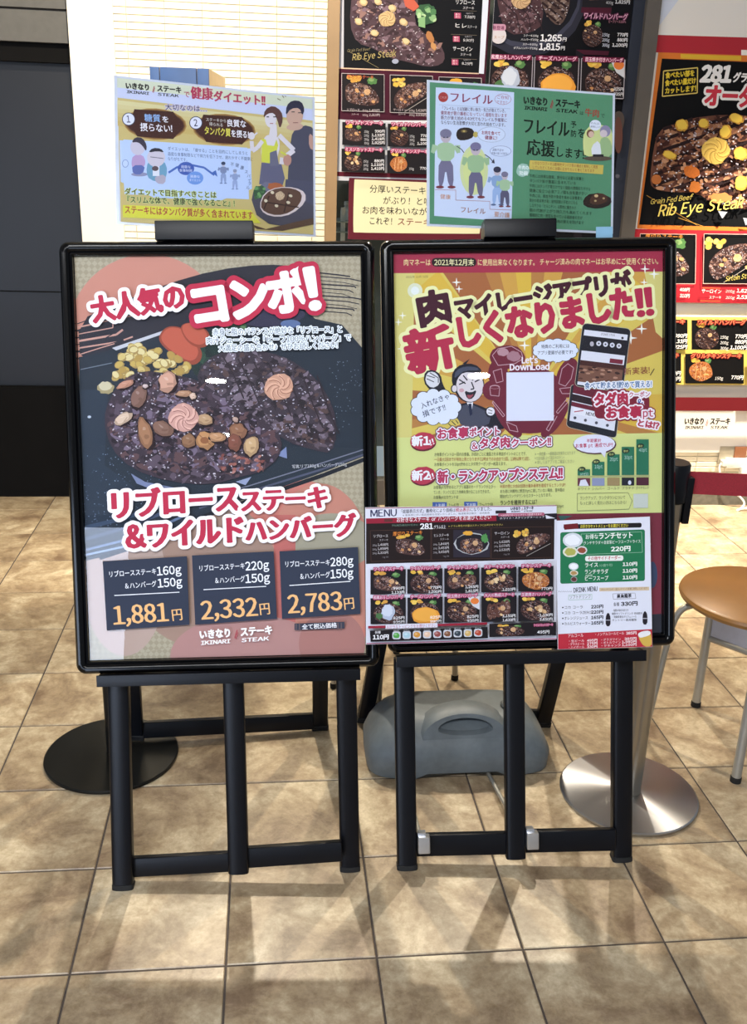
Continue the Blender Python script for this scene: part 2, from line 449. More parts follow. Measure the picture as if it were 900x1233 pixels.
def logo(A, x0, y0, x1, y1, h, col, red='#a03040', sub=True):
    """the shop's brush-lettered sign: two words, a small fork and knife between, roman letters below"""
    L = lambda t: (x0+(x1-x0)*t, y0+(y1-y0)*t)
    a, b, c, d = L(0), L(.44), L(.56), L(1)
    A.text('いきなり', a[0], a[1], b[0], b[1], h, col, .035, pen=(h*.035, h*.02))
    A.text('ステーキ', c[0], c[1], d[0], d[1], h, col, .035, pen=(h*.035, h*.02))
    k = L(.5); A.line([(k[0]-h*.15, k[1]+h*.15), (k[0]+h*.12, k[1]-h*.75)], h*.1, red); A.line([(k[0]-h*.02, k[1]+h*.25), (k[0]+h*.2, k[1]-h*.5)], h*.08, red)
    if sub:
        o = h*.62; a, b, c, d = L(.02), L(.42), L(.57), L(.95)
        A.text('IKINARI', a[0], a[1]+o, b[0], b[1]+o, h*.42, col, .03, skew=8, pen=(h*.03, h*.01)); A.text('STEAK', c[0], c[1]+o, d[0], d[1]+o, h*.42, col, .03, skew=8, pen=(h*.03, h*.01))

# ================================================================== THE SETTING
# ---- floor: 30 cm ceramic tiles with recessed grout
def tile_material():
    mt = bpy.data.materials.new('floor_tile_ceramic'); mt.use_nodes = True; nt = mt.node_tree; b = nt.nodes['Principled BSDF']
    g = nt.nodes.new('ShaderNodeNewGeometry'); oi = nt.nodes.new('ShaderNodeObjectInfo')
    mp = nt.nodes.new('ShaderNodeVectorMath'); mp.operation = 'MULTIPLY_ADD'
    nt.links.new(oi.outputs['Random'], mp.inputs[1]); mp.inputs[0].default_value = (37, 19, 11); nt.links.new(g.outputs['Position'], mp.inputs[2])
    def noise(sc, det, rg=.6):
        n = nt.nodes.new('ShaderNodeTexNoise'); n.inputs['Scale'].default_value = sc; n.inputs['Detail'].default_value = det; n.inputs['Roughness'].default_value = rg
        n.inputs['Distortion'].default_value = .4
        nt.links.new(mp.outputs[0], n.inputs['Vector']); return n
    n1 = noise(6.5, 8, .66); n2 = noise(42, 5, .7); n3 = noise(140, 2)
    r1 = nt.nodes.new('ShaderNodeValToRGB'); nt.links.new(n1.outputs[0], r1.inputs[0])
    e = r1.color_ramp.elements; e[0].position = .33; e[0].color = lin('#7c6854'); e[1].position = .68; e[1].color = lin('#d3c6ab')
    m_ = e.new(.5); m_.color = lin('#aa987d')
    r2 = nt.nodes.new('ShaderNodeValToRGB'); nt.links.new(n2.outputs[0], r2.inputs[0])
    e = r2.color_ramp.elements; e[0].position = .3; e[0].color = (.72, .68, .62, 1); e[1].position = .62; e[1].color = (1.04, 1.04, 1.04, 1)
    r3 = nt.nodes.new('ShaderNodeValToRGB'); nt.links.new(n3.outputs[0], r3.inputs[0])
    e = r3.color_ramp.elements; e[0].position = .3; e[0].color = (.9, .88, .85, 1); e[1].position = .6; e[1].color = (1, 1, 1, 1)
    tint = nt.nodes.new('ShaderNodeMapRange'); nt.links.new(oi.outputs['Random'], tint.inputs[0]); tint.inputs[3].default_value = .86; tint.inputs[4].default_value = 1.08
    def mul(a, b_):
        x = nt.nodes.new('ShaderNodeMix'); x.data_type = 'RGBA'; x.blend_type = 'MULTIPLY'; x.inputs[0].default_value = 1
        nt.links.new(a, x.inputs[6]); nt.links.new(b_, x.inputs[7]); return x.outputs[2]
    c = mul(mul(r1.outputs[0], r2.outputs[0]), r3.outputs[0]); c = mul(c, tint.outputs[0])
    nt.links.new(c, b.inputs['Base Color'])
    rr = nt.nodes.new('ShaderNodeMapRange'); nt.links.new(n1.outputs[0], rr.inputs[0]); rr.inputs[3].default_value = .42; rr.inputs[4].default_value = .26
    nt.links.new(rr.outputs[0], b.inputs['Roughness'])
    bp = nt.nodes.new('ShaderNodeBump'); bp.inputs['Strength'].default_value = .12; bp.inputs['Distance'].default_value = .002
    nt.links.new(n2.outputs[0], bp.inputs['Height']); nt.links.new(bp.outputs[0], b.inputs['Normal'])
    return mt
TILE = tile_material()
GROUT = mat('dark_grout', '#4b433e', .9, 0, .15, 80)
fl = box('floor', -4.2, 4.6, -8.5, 3.0, -.05, -.0025, GROUT); fl['kind'] = 'structure'
T = .3; gap = .0022
def tile_mesh():
    bm = bmesh.new(); bmesh.ops.create_cube(bm, size=1, matrix=Matrix.Diagonal((T-2*gap, T-2*gap, .008, 1)))
    bmesh.ops.translate(bm, verts=bm.verts, vec=(0, 0, -.004))
    bmesh.ops.bevel(bm, geom=[e for e in bm.edges if all(v.co.z > -.001 for v in e.verts)], offset=.0018, segments=1, affect='EDGES')
    me = bpy.data.meshes.new('floor_tile'); bm.to_mesh(me); bm.free(); me.materials.append(TILE); return me
TM = tile_mesh(); rest = []
for i in range(-14, 15):
    for j in range(-28, 10):
        x, y = (i+.5)*T, (j+.5)*T
        if -7 <= i <= 10 and -4 <= j <= 9:
            if j == 9 and i > 99: continue
            o = bpy.data.objects.new('floor_tile', TM); COL.objects.link(o); o.parent = fl; o.location = (x, y, 0)
        else: rest.append((x, y))
hh = T/2-gap
vs = []; fs = []
for x, y in rest:
    o = len(vs); vs += [(x-hh, y-hh, 0), (x+hh, y-hh, 0), (x+hh, y+hh, 0), (x-hh, y+hh, 0), (x-hh, y-hh, -.004), (x+hh, y-hh, -.004), (x+hh, y+hh, -.004), (x-hh, y+hh, -.004)]
    fs += [(o, o+1, o+2, o+3), (o, o+4, o+5, o+1), (o+1, o+5, o+6, o+2), (o+2, o+6, o+7, o+3), (o+3, o+7, o+4, o)]
o = world_mesh('outer_floor_tiles', vs, fs, TILE, fl); o['kind'] = 'stuff'

# ---- ceiling with round downlights far behind the camera (they mirror in the covers)
CEIL = mat('ceiling_paint', '#c9c9c6', .8)
o = box('ceiling', -4.2, 4.6, -8.5, 3.3, 3.0, 3.05, CEIL); o['kind'] = 'structure'
LAMP = emis('lamp_disc', (1, .95, .86), 60)
for k, (x, y) in enumerate([(-1.083, -5.86), (.941, -5.05), (-1.295, -7.86)]):
    t = thing('ceiling_light', ('round ceiling downlight mirrored near the top left of the left poster', 'round ceiling downlight mirrored as a white spot in the right poster', 'round ceiling downlight farthest behind the viewer, mirrored lower in the left poster')[k], 'ceiling light', (x, y, 3.0), 'downlights behind the viewer')
    lathe('trim_ring', (x, y, 2.985), [(.095, 0), (.12, 0), (.122, .015), (.095, .015)], WHITEP, t, 32, None, False)
    lathe('lamp_disc', (x, y, 2.988), [(.001, 0), (.094, 0), (.094, .01), (.001, .01)], LAMP, t, 32)
for k, (loc, tgt, pw) in enumerate(SPOTS):
    t = thing('track_spotlight', ('white ceiling spotlight above the left end of the glass front', 'white ceiling spotlight above the right end of the glass front', 'white ceiling spotlight above the stool and right wall', 'white ceiling spotlight aimed at the white tiled wall')[k], 'spotlight', (loc[0], loc[1], 3.0), 'track spotlights by the wall')
    lathe('lamp_can', (loc[0], loc[1], 2.90), [(.045, 0), (.05, .0), (.05, .07), (.03, .085), (.045, .08), (.042, .01)], WHITEP, t, 24)
    box('mount', loc[0]-.012, loc[0]+.012, loc[1]-.012, loc[1]+.012, 2.975, 3.0, WHITEP, t)

# ---- daylight window behind the viewer on the left
WFR = mat('window_frame_metal', '#56585c', .5)
for px_, py_ in FILL_PANELS:
    t = thing('fill_light_panel', 'added rectangular fill light panel, unseen above the viewer, ' + ('left' if px_ < 0 else 'right') + ' of the two', 'ceiling light', (px_, py_, 3.0))
    box('housing', px_-.63, px_+.63, py_-.28, py_+.28, 2.985, 3.0, WHITEP, t)  # housing added over each fill light, out of view
w1 = tag(bpy.data.objects.new('window_1', None), kind='structure'); COL.objects.link(w1); w1.location = (-2.6, -4.1, 0)
box('window_pane', -3.9, -1.32, -4.12, -4.1, .15, 1.42, emis('daylight_pane', (.66, .78, 1.0), 12.5), w1)
for x in (-3.93, -2.6, -1.30): box('window_frame', x-.03, x+.03, -4.13, -4.05, 0, 1.50, WFR, w1)
for z in (.11, 1.46): box('window_frame', -3.93, -1.30, -4.13, -4.06, z-.04, z+.04, WFR, w1)

# ---- back walls
WY = 2.75
WALLP = mat('cream_wall_paint', '#f2ead6', .7, 0, .03, 4)
TILEW = mat('white_border_tile', '#f1e9d2', .35, 0, .05, 8, .05)
JOINT = mat('wall_grout', '#c9bfa4', .9)
DARKW = mat('dark_blue_black_panel', '#101014', .4, 0, .2, 2, 0, 0, .3)
DARK2 = mat('black_plinth', '#070606', .8, 0, .2, 8, 0, 0, .15)
BEAM = mat('grey_beam', '#55534f', .7)
def struct(name, *a, **k):
    o = box(name, *a, **k); o['kind'] = 'structure'; return o
struct('wall_corner', -.675, -.503, WY, 3.1, 0, 3.0, WALLP)
wl = struct('wall_left', -4.2, -.675, 2.92, 3.1, 0, 3.0, DARKW)
box('black_plinth', -4.2, -.676, 2.88, 2.925, 0, .515, DARK2, wl)
box('panel_joint', -4.2, -.676, 2.912, 2.925, .93, .934, DARK2, wl)
box('door_head', -4.2, -.676, 2.87, 2.925, 1.845, 1.915, DARK2, wl)
box('grey_beam', -4.2, -.676, 2.84, 2.925, 1.915, 3.0, BEAM, wl)
box('beam_joint', -4.2, -.676, 2.835, 2.845, 2.03, 2.036, DARK2, wl)
wb = struct('wall_back', -.503, .33, WY+.006, 3.1, 0, 3.0, JOINT)
def border_tiles(parent, x0, x1, z0, z1, wcut=None, singles=True, off=0.0):
    TW, TH, g2 = .1455, .0262, .0016; k = 0
    def mk(w):
        bm = bmesh.new(); bmesh.ops.create_cube(bm, size=1, matrix=Matrix.Diagonal((w-2*g2*.6, .008, TH-2*g2, 1)))
        bmesh.ops.bevel(bm, geom=[e for e in bm.edges if all(v.co.y < 0 for v in e.verts)], offset=.0015, segments=1, affect='EDGES')
        me = bpy.data.meshes.new('wall_tile'); bm.to_mesh(me); bm.free(); me.materials.append(TILEW); return me
    cache = {}; many = ([], [])
    row = 0; z = z0
    while z < z1-.01:
        x = x0 - (TW - off)
        while x < x1:
            a, b_ = max(x, x0), min(x+TW, x1)
            if b_-a > .015:
                w = round(b_-a, 4); 
                yy = WY + random.uniform(-.0012, .0012)
                if singles:
                    if w not in cache: cache[w] = mk(w)
                    o = bpy.data.objects.new('wall_tile', cache[w]); COL.objects.link(o); o.parent = parent
                    o.location = ((a+b_)/2, yy+.003, z+TH/2); o.rotation_euler = (random.uniform(-.02, .02), 0, random.uniform(-.002, .002)); k += 1
                else:
                    V, F = many; n = len(V); h = TH/2-g2; c = z+TH/2
                    for yq in (yy-.001, yy+.007):
                        V += [(a+g2*.6, yq, c-h), (b_-g2*.6, yq, c-h), (b_-g2*.6, yq, c+h), (a+g2*.6, yq, c+h)]
                    F += [(n, n+1, n+2, n+3), (n, n+4, n+5, n+1), (n+1, n+5, n+6, n+2), (n+2, n+6, n+7, n+3), (n+3, n+7, n+4, n)]
            x += TW
        z += TH
    if not singles:
        o = world_mesh('border_tiles_out_of_reach', many[0], many[1], TILEW, parent); o['kind'] = 'stuff'
    return k
nz = round((1.17)/.0262)*.0262
print('wall tiles', border_tiles(wb, -.503, .33, nz, nz+.0262*36, off=.051))
border_tiles(wb, -.503, .33, 0, nz, singles=False, off=.051)
border_tiles(wb, -.503, .33, nz+.0262*36, 2.99, singles=False, off=.051)
struct('trim_1', .33, .376, WY-.03, 3.1, 0, 3.0, mat('tan_post', '#957a58', .5, 0, .08, 6))
struct('trim_2', 1.612, 1.672, WY-.045, 3.1, 0, 3.0, mat('grey_brown_post', '#5d5854', .45, .2, .1, 5))
struct('trim_3', 1.565, 1.612, WY-.02, 3.1, 0, 3.0, mat('navy_post', '#1e2536', .5, 0, .1, 5))
wr = struct('wall_right', 1.672, 4.6, WY+.006, 3.1, 0, 3.0, JOINT)
border_tiles(wr, 1.672, 4.6, .27, 2.99, singles=False, off=.03)
print('wall tiles r', border_tiles(wr, 1.95, 2.75, .1052, .27, off=.03))
border_tiles(wr, 1.672, 1.95, .1052, .27, singles=False); border_tiles(wr, 2.75, 4.6, .1052, .27, singles=False)
struct('baseboard_right', 1.672, 4.6, WY-.03, WY+.01, 0, .10, mat('grey_baseboard', '#6e6a60', .6, 0, .2, 40))
# glazed shop front: panes, dark room behind
w2 = tag(bpy.data.objects.new('window_2', None), kind='structure'); COL.objects.link(w2); w2.location = (.97, WY, 0)
box('window_pane', .376, 1.565, WY+.01, WY+.016, .12, 3.0, GLASS, w2)
box('window_sill', .376, 1.565, WY-.01, WY+.06, 0, .12, mat('sill', '#5b5754', .5), w2)
struct('wall_shop_back', .34, 1.66, 3.75, 3.8, 0, 3.0, mat('shop_back_wall', '#6d706c', .7, 0, .3, 3))
sh = thing('glass_shelf', 'pale glass shelf behind the shop window, seen left of the cream sign', 'shelf', (.6, 3.2, 1.28))
for z in (1.20, 1.245): box('shelf_board', .39, .95, 3.1, 3.4, z, z+.006, mat('pale_glass_edge', '#b9c4c0', .2), sh)
box('post', .425, .445, 3.12, 3.14, 0, 1.31, WHITEP, sh)
bt = thing('white_bottle', 'small white bottle on the glass shelf behind the shop window', 'bottle', (.46, 3.2, 1.251))
lathe('body', (.46, 3.2, 1.2515), [(.001, 0), (.03, 0), (.032, .01), (.032, .045), (.015, .06), (.012, .065), (.001, .065)], WHITEP, bt, 20)
lathe('cap', (.46, 3.2, 1.317), [(.001, 0), (.016, 0), (.016, .018), (.001, .02)], WHITEP, bt, 20)

# ================================================================== FRAMED POSTERS AND EASELS
def make_frame(pl, parent):
    """moulded frame with rounded outer corners, 640 x 893"""
    W2, H, iw, ri, ro = .32, .893, .0285, .001, .02
    cs = [(W2, 0), (-W2, 0), (-W2, -H), (W2, -H)]; sg = [(-1, -1), (1, -1), (1, 1), (-1, 1)]; a0 = [0, 90, 180, 270]
    outer = []; inner = []
    for (x, y), (sx, sy), a in zip(cs, sg, a0):
        for k in range(7):
            t = math.radians(a+90*k/6)
            outer.append((x+sx*ro+ro*math.cos(t), y+sy*ro+ro*math.sin(t))); inner.append((x+sx*iw+ri*(math.cos(t)-0), y+sy*iw+ri*math.sin(t)))
    prof = [(0, -.012), (0, .004), (.10, .006), (.22, .004), (.30, .008), (.5, .0105), (.72, .0095), (.9, .004), (1, -.004), (1, -.02), (0, -.02)]
    n = len(outer); vs = []; fs = []; m_ = len(prof)
    for (ox, oy), (ix, iy) in zip(outer, inner):
        for t, c in prof: vs.append(pl.pt(ix+(ox-ix)*t, iy+(oy-iy)*t, c))
    for i in range(n):
        j = (i+1) % n
        for q in range(m_-1): fs.append((i*m_+q, j*m_+q, j*m_+q+1, i*m_+q+1))
        fs.append((i*m_+m_-1, j*m_+m_-1, j*m_, i*m_))
    world_mesh('frame', vs, fs, BLACK, parent, True)
    sheet('back_board', pl, -.3, -.875, .3, -.018, .006, BLACKM, parent, -.0125)
    sheet('acrylic_cover', pl, -.2905, -.8635, .2905, -.0275, .0012, ACRYL, parent, .0)
CLIP = (-.2915, -.8645, .2915, -.0285)

def checked_paper():
    mt = bpy.data.materials.new('checked_beige_paper'); mt.use_nodes = True; nt = mt.node_tree; b = nt.nodes['Principled BSDF']
    tc = nt.nodes.new('ShaderNodeTexCoord'); mp = nt.nodes.new('ShaderNodeMapping'); ck = nt.nodes.new('ShaderNodeTexChecker')
    mp.inputs['Rotation'].default_value = (0, math.radians(45), 0)
    nt.links.new(tc.outputs['Object'], mp.inputs[0]); nt.links.new(mp.outputs[0], ck.inputs[0])
    ck.inputs['Color1'].default_value = lin('#b3a78a'); ck.inputs['Color2'].default_value = lin('#a3977a'); ck.inputs['Scale'].default_value = 120
    nt.links.new(ck.outputs[0], b.inputs['Base Color']); b.inputs['Roughness'].default_value = .6; return mt

PL = pose(-.012, .55, 1.34, -.055, .252, .031)
PR = pose(.647, .588, 1.359, -.076, .267, .042)

# ---- left framed poster
tl = thing('framed_poster', 'black framed steak and hamburger combo poster with three prices, on the left easel', 'poster', PL.pt(0, -.89, -.01))
make_frame(PL, tl)
psl = sheet('poster_sheet', PL, -.2915, -.8645, .2915, -.0285, .001, checked_paper(), tl, -.0085)
A = Art(Plane(PL.P-PL.n*.0084, PL.e, PL.u), CLIP, 0.0)
RED1 = '#b5304c'
A.ell(178, 402, 96, 96, '#cf8f7c', n=48)
A.ell(360, 700, 96, 122, '#cf8070', n=48); A.ell(385, 690, 66, 108, '#c98874', n=48); A.ell(400, 652, 52, 34, '#a8a088', n=40); A.ell(245, 690, 90, 90, '#a98a78', n=40); A.ell(150, 700, 50, 90, '#bfa596', n=40)
A.quad(330, 620, 356, 800, '#c66f66'); A.ell(300, 790, 95, 50, '#b98a82', n=40)
A.ell(400, 775, 40, 40, '#b07a70', n=40)
# brush stroke and strands
A.poly(smooth_poly([(94, 386), (140, 366), (200, 342), (260, 325), (318, 318), (362, 321), (385, 332), (388, 378), (340, 376), (300, 388), (250, 396), (200, 404), (140, 420), (97, 440)]), '#302f37')
for k in range(12):
    y = 384+k*4.2; A.line([(93, y+6), (115+(k*17) % 30, y-2), (135+(k*23) % 34, y-8)], 1.2+(k % 3)*.6, '#cf9c8c' if k % 2 else '#302f37')
for k in range(11):
    y = 328+k*4.6; A.line([(380, y), (408+(k*13) % 20, y+3), (422+(k*29) % 16, y+5+(k % 3))], 1.6-(k % 3)*.4, '#37363e')
# iron plate
A.poly([(95, 430), (150, 418), (200, 403), (262, 388), (365, 372), (380, 384), (412, 391), (440, 423), (442, 548), (380, 572), (330, 590), (262, 612), (215, 640), (160, 662), (100, 676)], '#28313b')
A.poly([(135, 419), (200, 397), (205, 399), (140, 422)], '#c9cad0')
A.line([(97, 445), (135, 437)], .8, '#7d8794')
A.poly([(94, 470), (130, 468), (126, 560), (180, 600), (100, 640)], '#2d3845')
for (p, w_, c_) in (([(442, 540), (380, 560), (300, 585), (230, 603)], 1.4, '#77798a'), ([(442, 552), (390, 572), (320, 596), (250, 620), (200, 646), (120, 672)], 5, '#1d2028'), ([(442, 546), (385, 566), (300, 592), (240, 612)], 2.4, '#52566a'),
                    ([(100, 650), (150, 636), (210, 612), (290, 588)], 4, '#46526a'), ([(104, 662), (160, 648), (220, 622)], 3, '#6b7f9f'), ([(100, 636), (150, 624), (200, 606)], 5, '#3e4d63'), ([(104, 668), (150, 658)], 2.5, '#8fa3c2')):
    A.line(p, w_, c_)
for _ in range(420):
    x, y = A.rng.uniform(97, 200), A.rng.uniform(540, 640)
    if A.rng.random() < (y-500)/150: A.ell(x, y, .7, .5, A.rng.choice(('#61708a', '#4a5a70', '#8b9cb4')), up=False, n=5)
for _ in range(60):
    x = A.rng.uniform(395, 438); A.ell(x, A.rng.uniform(430, 520), .6, .5, '#8a93a2', up=False, n=5)
for y in (470, 508): A.line([(392, y-12), (441, y-10)], .7, '#1f2733')
# carrots, greens, corn
A.ell(262, 430, 34, 34, '#26352f', irr=.08); leafy(A, 262, 432, 28, 26, 22, ('#2c4238', '#35503f', '#223530', '#1e2d2a')); leafy(A, 285, 392, 14, 8, 14, ('#4d6d4a', '#6a8c5f', '#3f5a42', '#31453a'))
A.ell(330, 382, 38, 11, '#3c3a4e', -6); A.ell(350, 390, 12, 5, '#6377a0')
for P in ([(195, 398), (205, 392), (222, 395), (235, 410), (245, 425), (240, 438), (228, 440), (205, 425), (190, 410)], [(216, 394), (225, 388), (240, 390), (254, 402), (252, 416), (240, 420), (225, 412)]):
    A.poly(smooth_poly(P, 2), '#9a4a38'); cx = sum(p[0] for p in P)/len(P); cy = sum(p[1] for p in P)/len(P)
    A.poly(smooth_poly([((p[0]-cx)*.86+cx-1, (p[1]-cy)*.86+cy-1.5) for p in P], 2), '#c2604a')
corn(A, 148, 415, 192, 432, 16, 6.0); corn(A, 140, 428, 210, 452, 34, 6.2); corn(A, 132, 445, 175, 458, 10, 5.5); corn(A, 205, 430, 228, 458, 12, 6.2)
A.ell(128, 467, 10, 7.5, '#a99a70', irr=.1); A.ell(127, 465, 8, 5.5, '#d3c9a6', irr=.12); A.ell(108, 502, 2.2, 1.6, '#c9d2de')
A.poly([(158, 570), (175, 580), (215, 588), (190, 592), (165, 582)], '#7c86a6'); A.poly([(333, 548), (345, 538), (346, 552)], '#7f8cb2'); A.poly([(284, 580), (303, 574), (296, 584)], '#9aa3c0')
# steak and hamburger
meat(A, [(236, 446), (262, 424), (300, 419), (345, 430), (382, 455), (402, 490), (406, 520), (400, 546), (378, 542), (345, 532), (312, 505), (272, 484), (244, 474)], 300, 7.5,
     '#40363e', ('#2b2429', '#4c4148', '#62545c', '#382c32', '#80717c', '#5a4542'))
for k in range(7):
    x = 268+k*19; A.line([(x, 428+k*4), (x+14, 452+k*7), (x+26, 480+k*7)], 1.8, '#342a30')
meat(A, [(125, 505), (133, 478), (150, 456), (172, 446), (205, 450), (240, 458), (262, 474), (292, 492), (325, 512), (341, 530), (336, 552), (315, 568), (290, 574), (255, 584), (205, 580), (160, 565), (134, 540)], 420, 8,
     '#41353e', ('#2a2128', '#4c3c46', '#5f505c', '#332830', '#7a6a7c', '#62484a'))
for _ in range(26):
    A.ell(A.rng.uniform(265, 318), A.rng.uniform(548, 568), 3, 1.8, A.rng.choice(('#93605a', '#7c4c4a', '#a87a74')), A.rng.uniform(-50, 50), .3, 8)
for x, y, rx, ry, ro_, c_ in ((203, 460, 11, 13, 10, '#c79c8a'), (152, 463, 11, 4, -22, '#bb8a76'), (168, 478, 8, 15, 22, '#7d6058'), (176, 522, 8, 19, -14, '#9b7358'), (150, 504, 11, 6, -32, '#cdb7a4'), (197, 516, 12, 9, 20, '#7f6257'),
                             (222, 474, 10, 4, -6, '#b08a70'), (233, 477, 4, 4, 0, '#cfb6a6'), (176, 465, 3.5, 2.5, 0, '#c9b9bb'), (248, 505, 9, 7, 8, '#b29474'), (228, 530, 9, 8, -10, '#8a6850'), (248, 530, 11, 11, 0, '#b5885f'),
                             (262, 526, 10, 6, 3, '#b98f6c'), (287, 519, 10, 10, 20, '#8c654f'), (283, 533, 8, 10, 0, '#7d4f44'), (303, 537, 8, 13, 14, '#bfa27c'), (284, 505, 4, 3, 30, '#b39a90')):
    A.ell(x+.8, y+1, rx+1, ry+1, '#2c2024', ro_, .07); A.ell(x, y, rx, ry, mixc(c_, '#50382e', .25), ro_, .16, 14); A.ell(x-rx*.1, y-ry*.1, rx*.8, ry*.76, c_, ro_, .2, 12); A.ell(x-rx*.15, y-ry*.3, rx*.3, ry*.12, mixc(c_, '#ffffff', .18), ro_+15, .3, 8); A.ell(x+rx*.2, y+ry*.2, rx*.35, ry*.14, mixc(c_, '#50382e', .25), ro_-20, .3, 8)
A.ell(247, 530, 5, 4, '#8a5c40'); A.line([(240, 523), (255, 536)], 1, '#8a5c40')
butter(A, 222, 503, 18, '#d6aca2', '#8c5f5c'); butter(A, 336, 466, 17, '#d2a792', '#8c5f50')
# titles
A.text('大人気の', 114, 390, 227, 371, 31, RED1, .02, [('#eef0f8', 4.6)], pen=(2.0, 1.4))
A.text('コンボ', 232, 396, 372, 374, 52, '#eaf0fb', .03, [(RED1, 6.6)], pen=(3.0, 2.6), track=.93)
A.text('!', 372, 374, 389, 371, 48, '#eaf0fb', .03, [(RED1, 5.5)], pen=(3.2, 2.0))
for st, x0, y0, x1, y1 in (('赤身と脂のバランスが絶妙な「リブロース」と', 257, 405, 413, 401), ('肉汁ジューシーな「ビーフ100%ハンバーグ」で', 249, 415, 423, 411), ('大満足の盛り合わせ♪ぜひお試しください!', 264, 424, 407, 420)):
    A.text(st, x0, y0, x1, y1, 8.6, '#4c6172', 0, [('#e2eaf4', 1.15)])
A.text('写真:リブ180g＆ハンバーグ150g', 352, 564, 418, 561, 4.6, '#c9cdd6')
A.text('リブロース', 131, 626, 291, 616, 35, RED1, .02, [('#f0f0f8', 4.6)], skew=2, pen=(2.5, 1.0))
A.text('ステーキ', 290, 617, 396, 612, 28, RED1, .02, [('#f0f0f8', 4.2)], skew=2, pen=(2.2, .9))
A.text('&', 153, 659, 178, 657, 26, RED1, .03, [('#f0f0f8', 4.4)], pen=(2.0, 1.0))
A.text('ワイルド', 177, 661, 297, 653, 34, RED1, .02, [('#f0f0f8', 4.6)], skew=2, pen=(2.5, 1.0))
A.text('ハンバーグ', 296, 653, 429, 645, 28, RED1, .02, [('#f0f0f8', 4.2)], skew=2, pen=(2.2, .9))
# price panels
NAVY = '#31384a'; GOLD = '#e6b57c'; WT = '#e8ebf4'
for q, l1, g1, l2, g2, ln, pr, en, gt, pt in (
        ([(125, 675), (226, 669), (229, 751), (130, 758)], (132, 694.5, 190, 690.5), (190, 692, 220, 689.5), (151, 708.5, 190, 705.5), (191, 706.5, 221, 704), ((139, 716), (217, 712)), (138, 751, 205, 746.5), (208, 747, 222, 745.5), '160g', '1,881'),
        ([(232, 668), (330, 663), (334, 744), (236, 751)], (240, 687.5, 296, 684), (296, 686, 325, 684), (259, 702, 296, 699.5), (296, 701, 326, 699), ((246, 709), (321, 705)), (243, 745, 312, 740), (313, 740, 327, 738.5), '220g', '2,332'),
        ([(337, 663), (431, 658), (434, 738), (340, 744)], (343, 682.5, 398, 680), (398, 681, 426, 679), (361, 697, 398, 694.5), (398, 695.5, 426, 693.5), ((349, 704), (422, 699)), (347, 737.5, 413, 733), (414, 733.5, 428, 732), '280g', '2,783')):
    A.poly(q, NAVY)
    A.text('リブロースステーキ', *l1, 7.6, WT, .012); A.text(gt, *g1, 10, WT, .03); A.text('＆ハンバーグ', *l2, 7.6, WT, .012); A.text('150g', *g2, 10, WT, .03)
    A.line(ln, 1.0, WT); A.text(pt, *pr, 22, GOLD, .0, pen=(1.35, .15)); A.text('円', *en, 15, GOLD, .0, pen=(.3, .05))
    for (x, yb) in [] : pass
logo(A, 241, 768.5, 329, 762.5, 11, '#f2f2f6')
A.quad(355, 749.5, 415, 757.5, '#3a3d4c', -.035)
for x in (357, 361, 407, 411): A.line([(x, 748.5), (x, 758)], .7, '#7f6a68')
A.text('全て税込価格', 364, 757, 406, 754.5, 6.4, '#e8eaf2', .02)
A.build(psl)

# ---- right framed poster
tr_ = thing('framed_poster', 'black framed gold and yellow app announcement poster with red lettering, on the right easel', 'poster', PR.pt(0, -.89, -.01))
make_frame(PR, tr_)
psr = sheet('poster_sheet', PR, -.2915, -.8645, .2915, -.0285, .001, PAPER, tr_, -.0085)
A = Art(Plane(PR.P-PR.n*.0084, PR.e, PR.u), CLIP, 0.0)
A.poly([(470, 300), (812, 300), (812, 530), (470, 530)], '#d8b24c')
def fan(cx, cy, R, spans, col):
    for a, b in spans:
        A.poly([(cx, cy)] + [(cx+R*math.cos(math.radians(a+(b-a)*k/4)), cy-R*math.sin(math.radians(a+(b-a)*k/4))) for k in range(5)], col)
fan(640, 480, 420, [(118, 150), (165, 178), (196, 206), (12, 26), (352, 2), (330, 340)], '#dcc560')
fan(640, 480, 420, [(150, 165), (96, 104), (76, 84), (40, 55)], '#d2a24c')
fan(640, 480, 420, [(104, 110), (84, 90), (62, 68), (28, 34), (186, 194), (340, 346)], '#b98146')
fan(640, 480, 190, [(110, 125), (140, 152), (60, 76), (20, 34), (176, 190), (200, 230), (300, 330)], '#a9683f')
fan(640, 480, 190, [(126, 136), (90, 97), (40, 50), (345, 355), (236, 246), (262, 272), (290, 298)], '#dcb748')
A.poly([(470, 300), (500, 300), (496, 530), (470, 530)], '#d9cf7c'); A.poly([(775, 320), (812, 320), (812, 420), (790, 400)], '#d9cf7c')
A.poly([(470, 300), (812, 296), (812, 327), (470, 329)], '#a8324a')
A.text('肉マネーは', 486, 320, 519, 320, 8.2, '#eedc9c', .01); A.quad(520, 310.5, 574, 321, '#2a1a1c', 0, 5)
A.text('2021年12月末', 523, 320, 571, 320, 8.2, '#eee6b0', .02); A.text('に使用出来なくなります。', 575, 320, 648, 320, 8.2, '#eedc9c', .01)
A.text('チャージ済みの肉マネーはお早めにご使用ください。', 650, 319.5, 797, 318.5, 8.2, '#eedc9c', .01)
A.text('2021年 11月 12日', 489, 335, 516, 334.5, 3, '#6b5a3a')
def star(x, y, r, col='#f4f4e8'):
    P = []
    for k in range(8):
        rr = r if k % 2 == 0 else r*.22; a = math.pi*k/4; P.append((x+rr*math.cos(a), y+rr*math.sin(a)))
    A.poly(P, col)
A.ell(500, 350, 9, 9, '#dfe3c6'); A.ell(500, 350, 5, 5, '#e9f0ea')
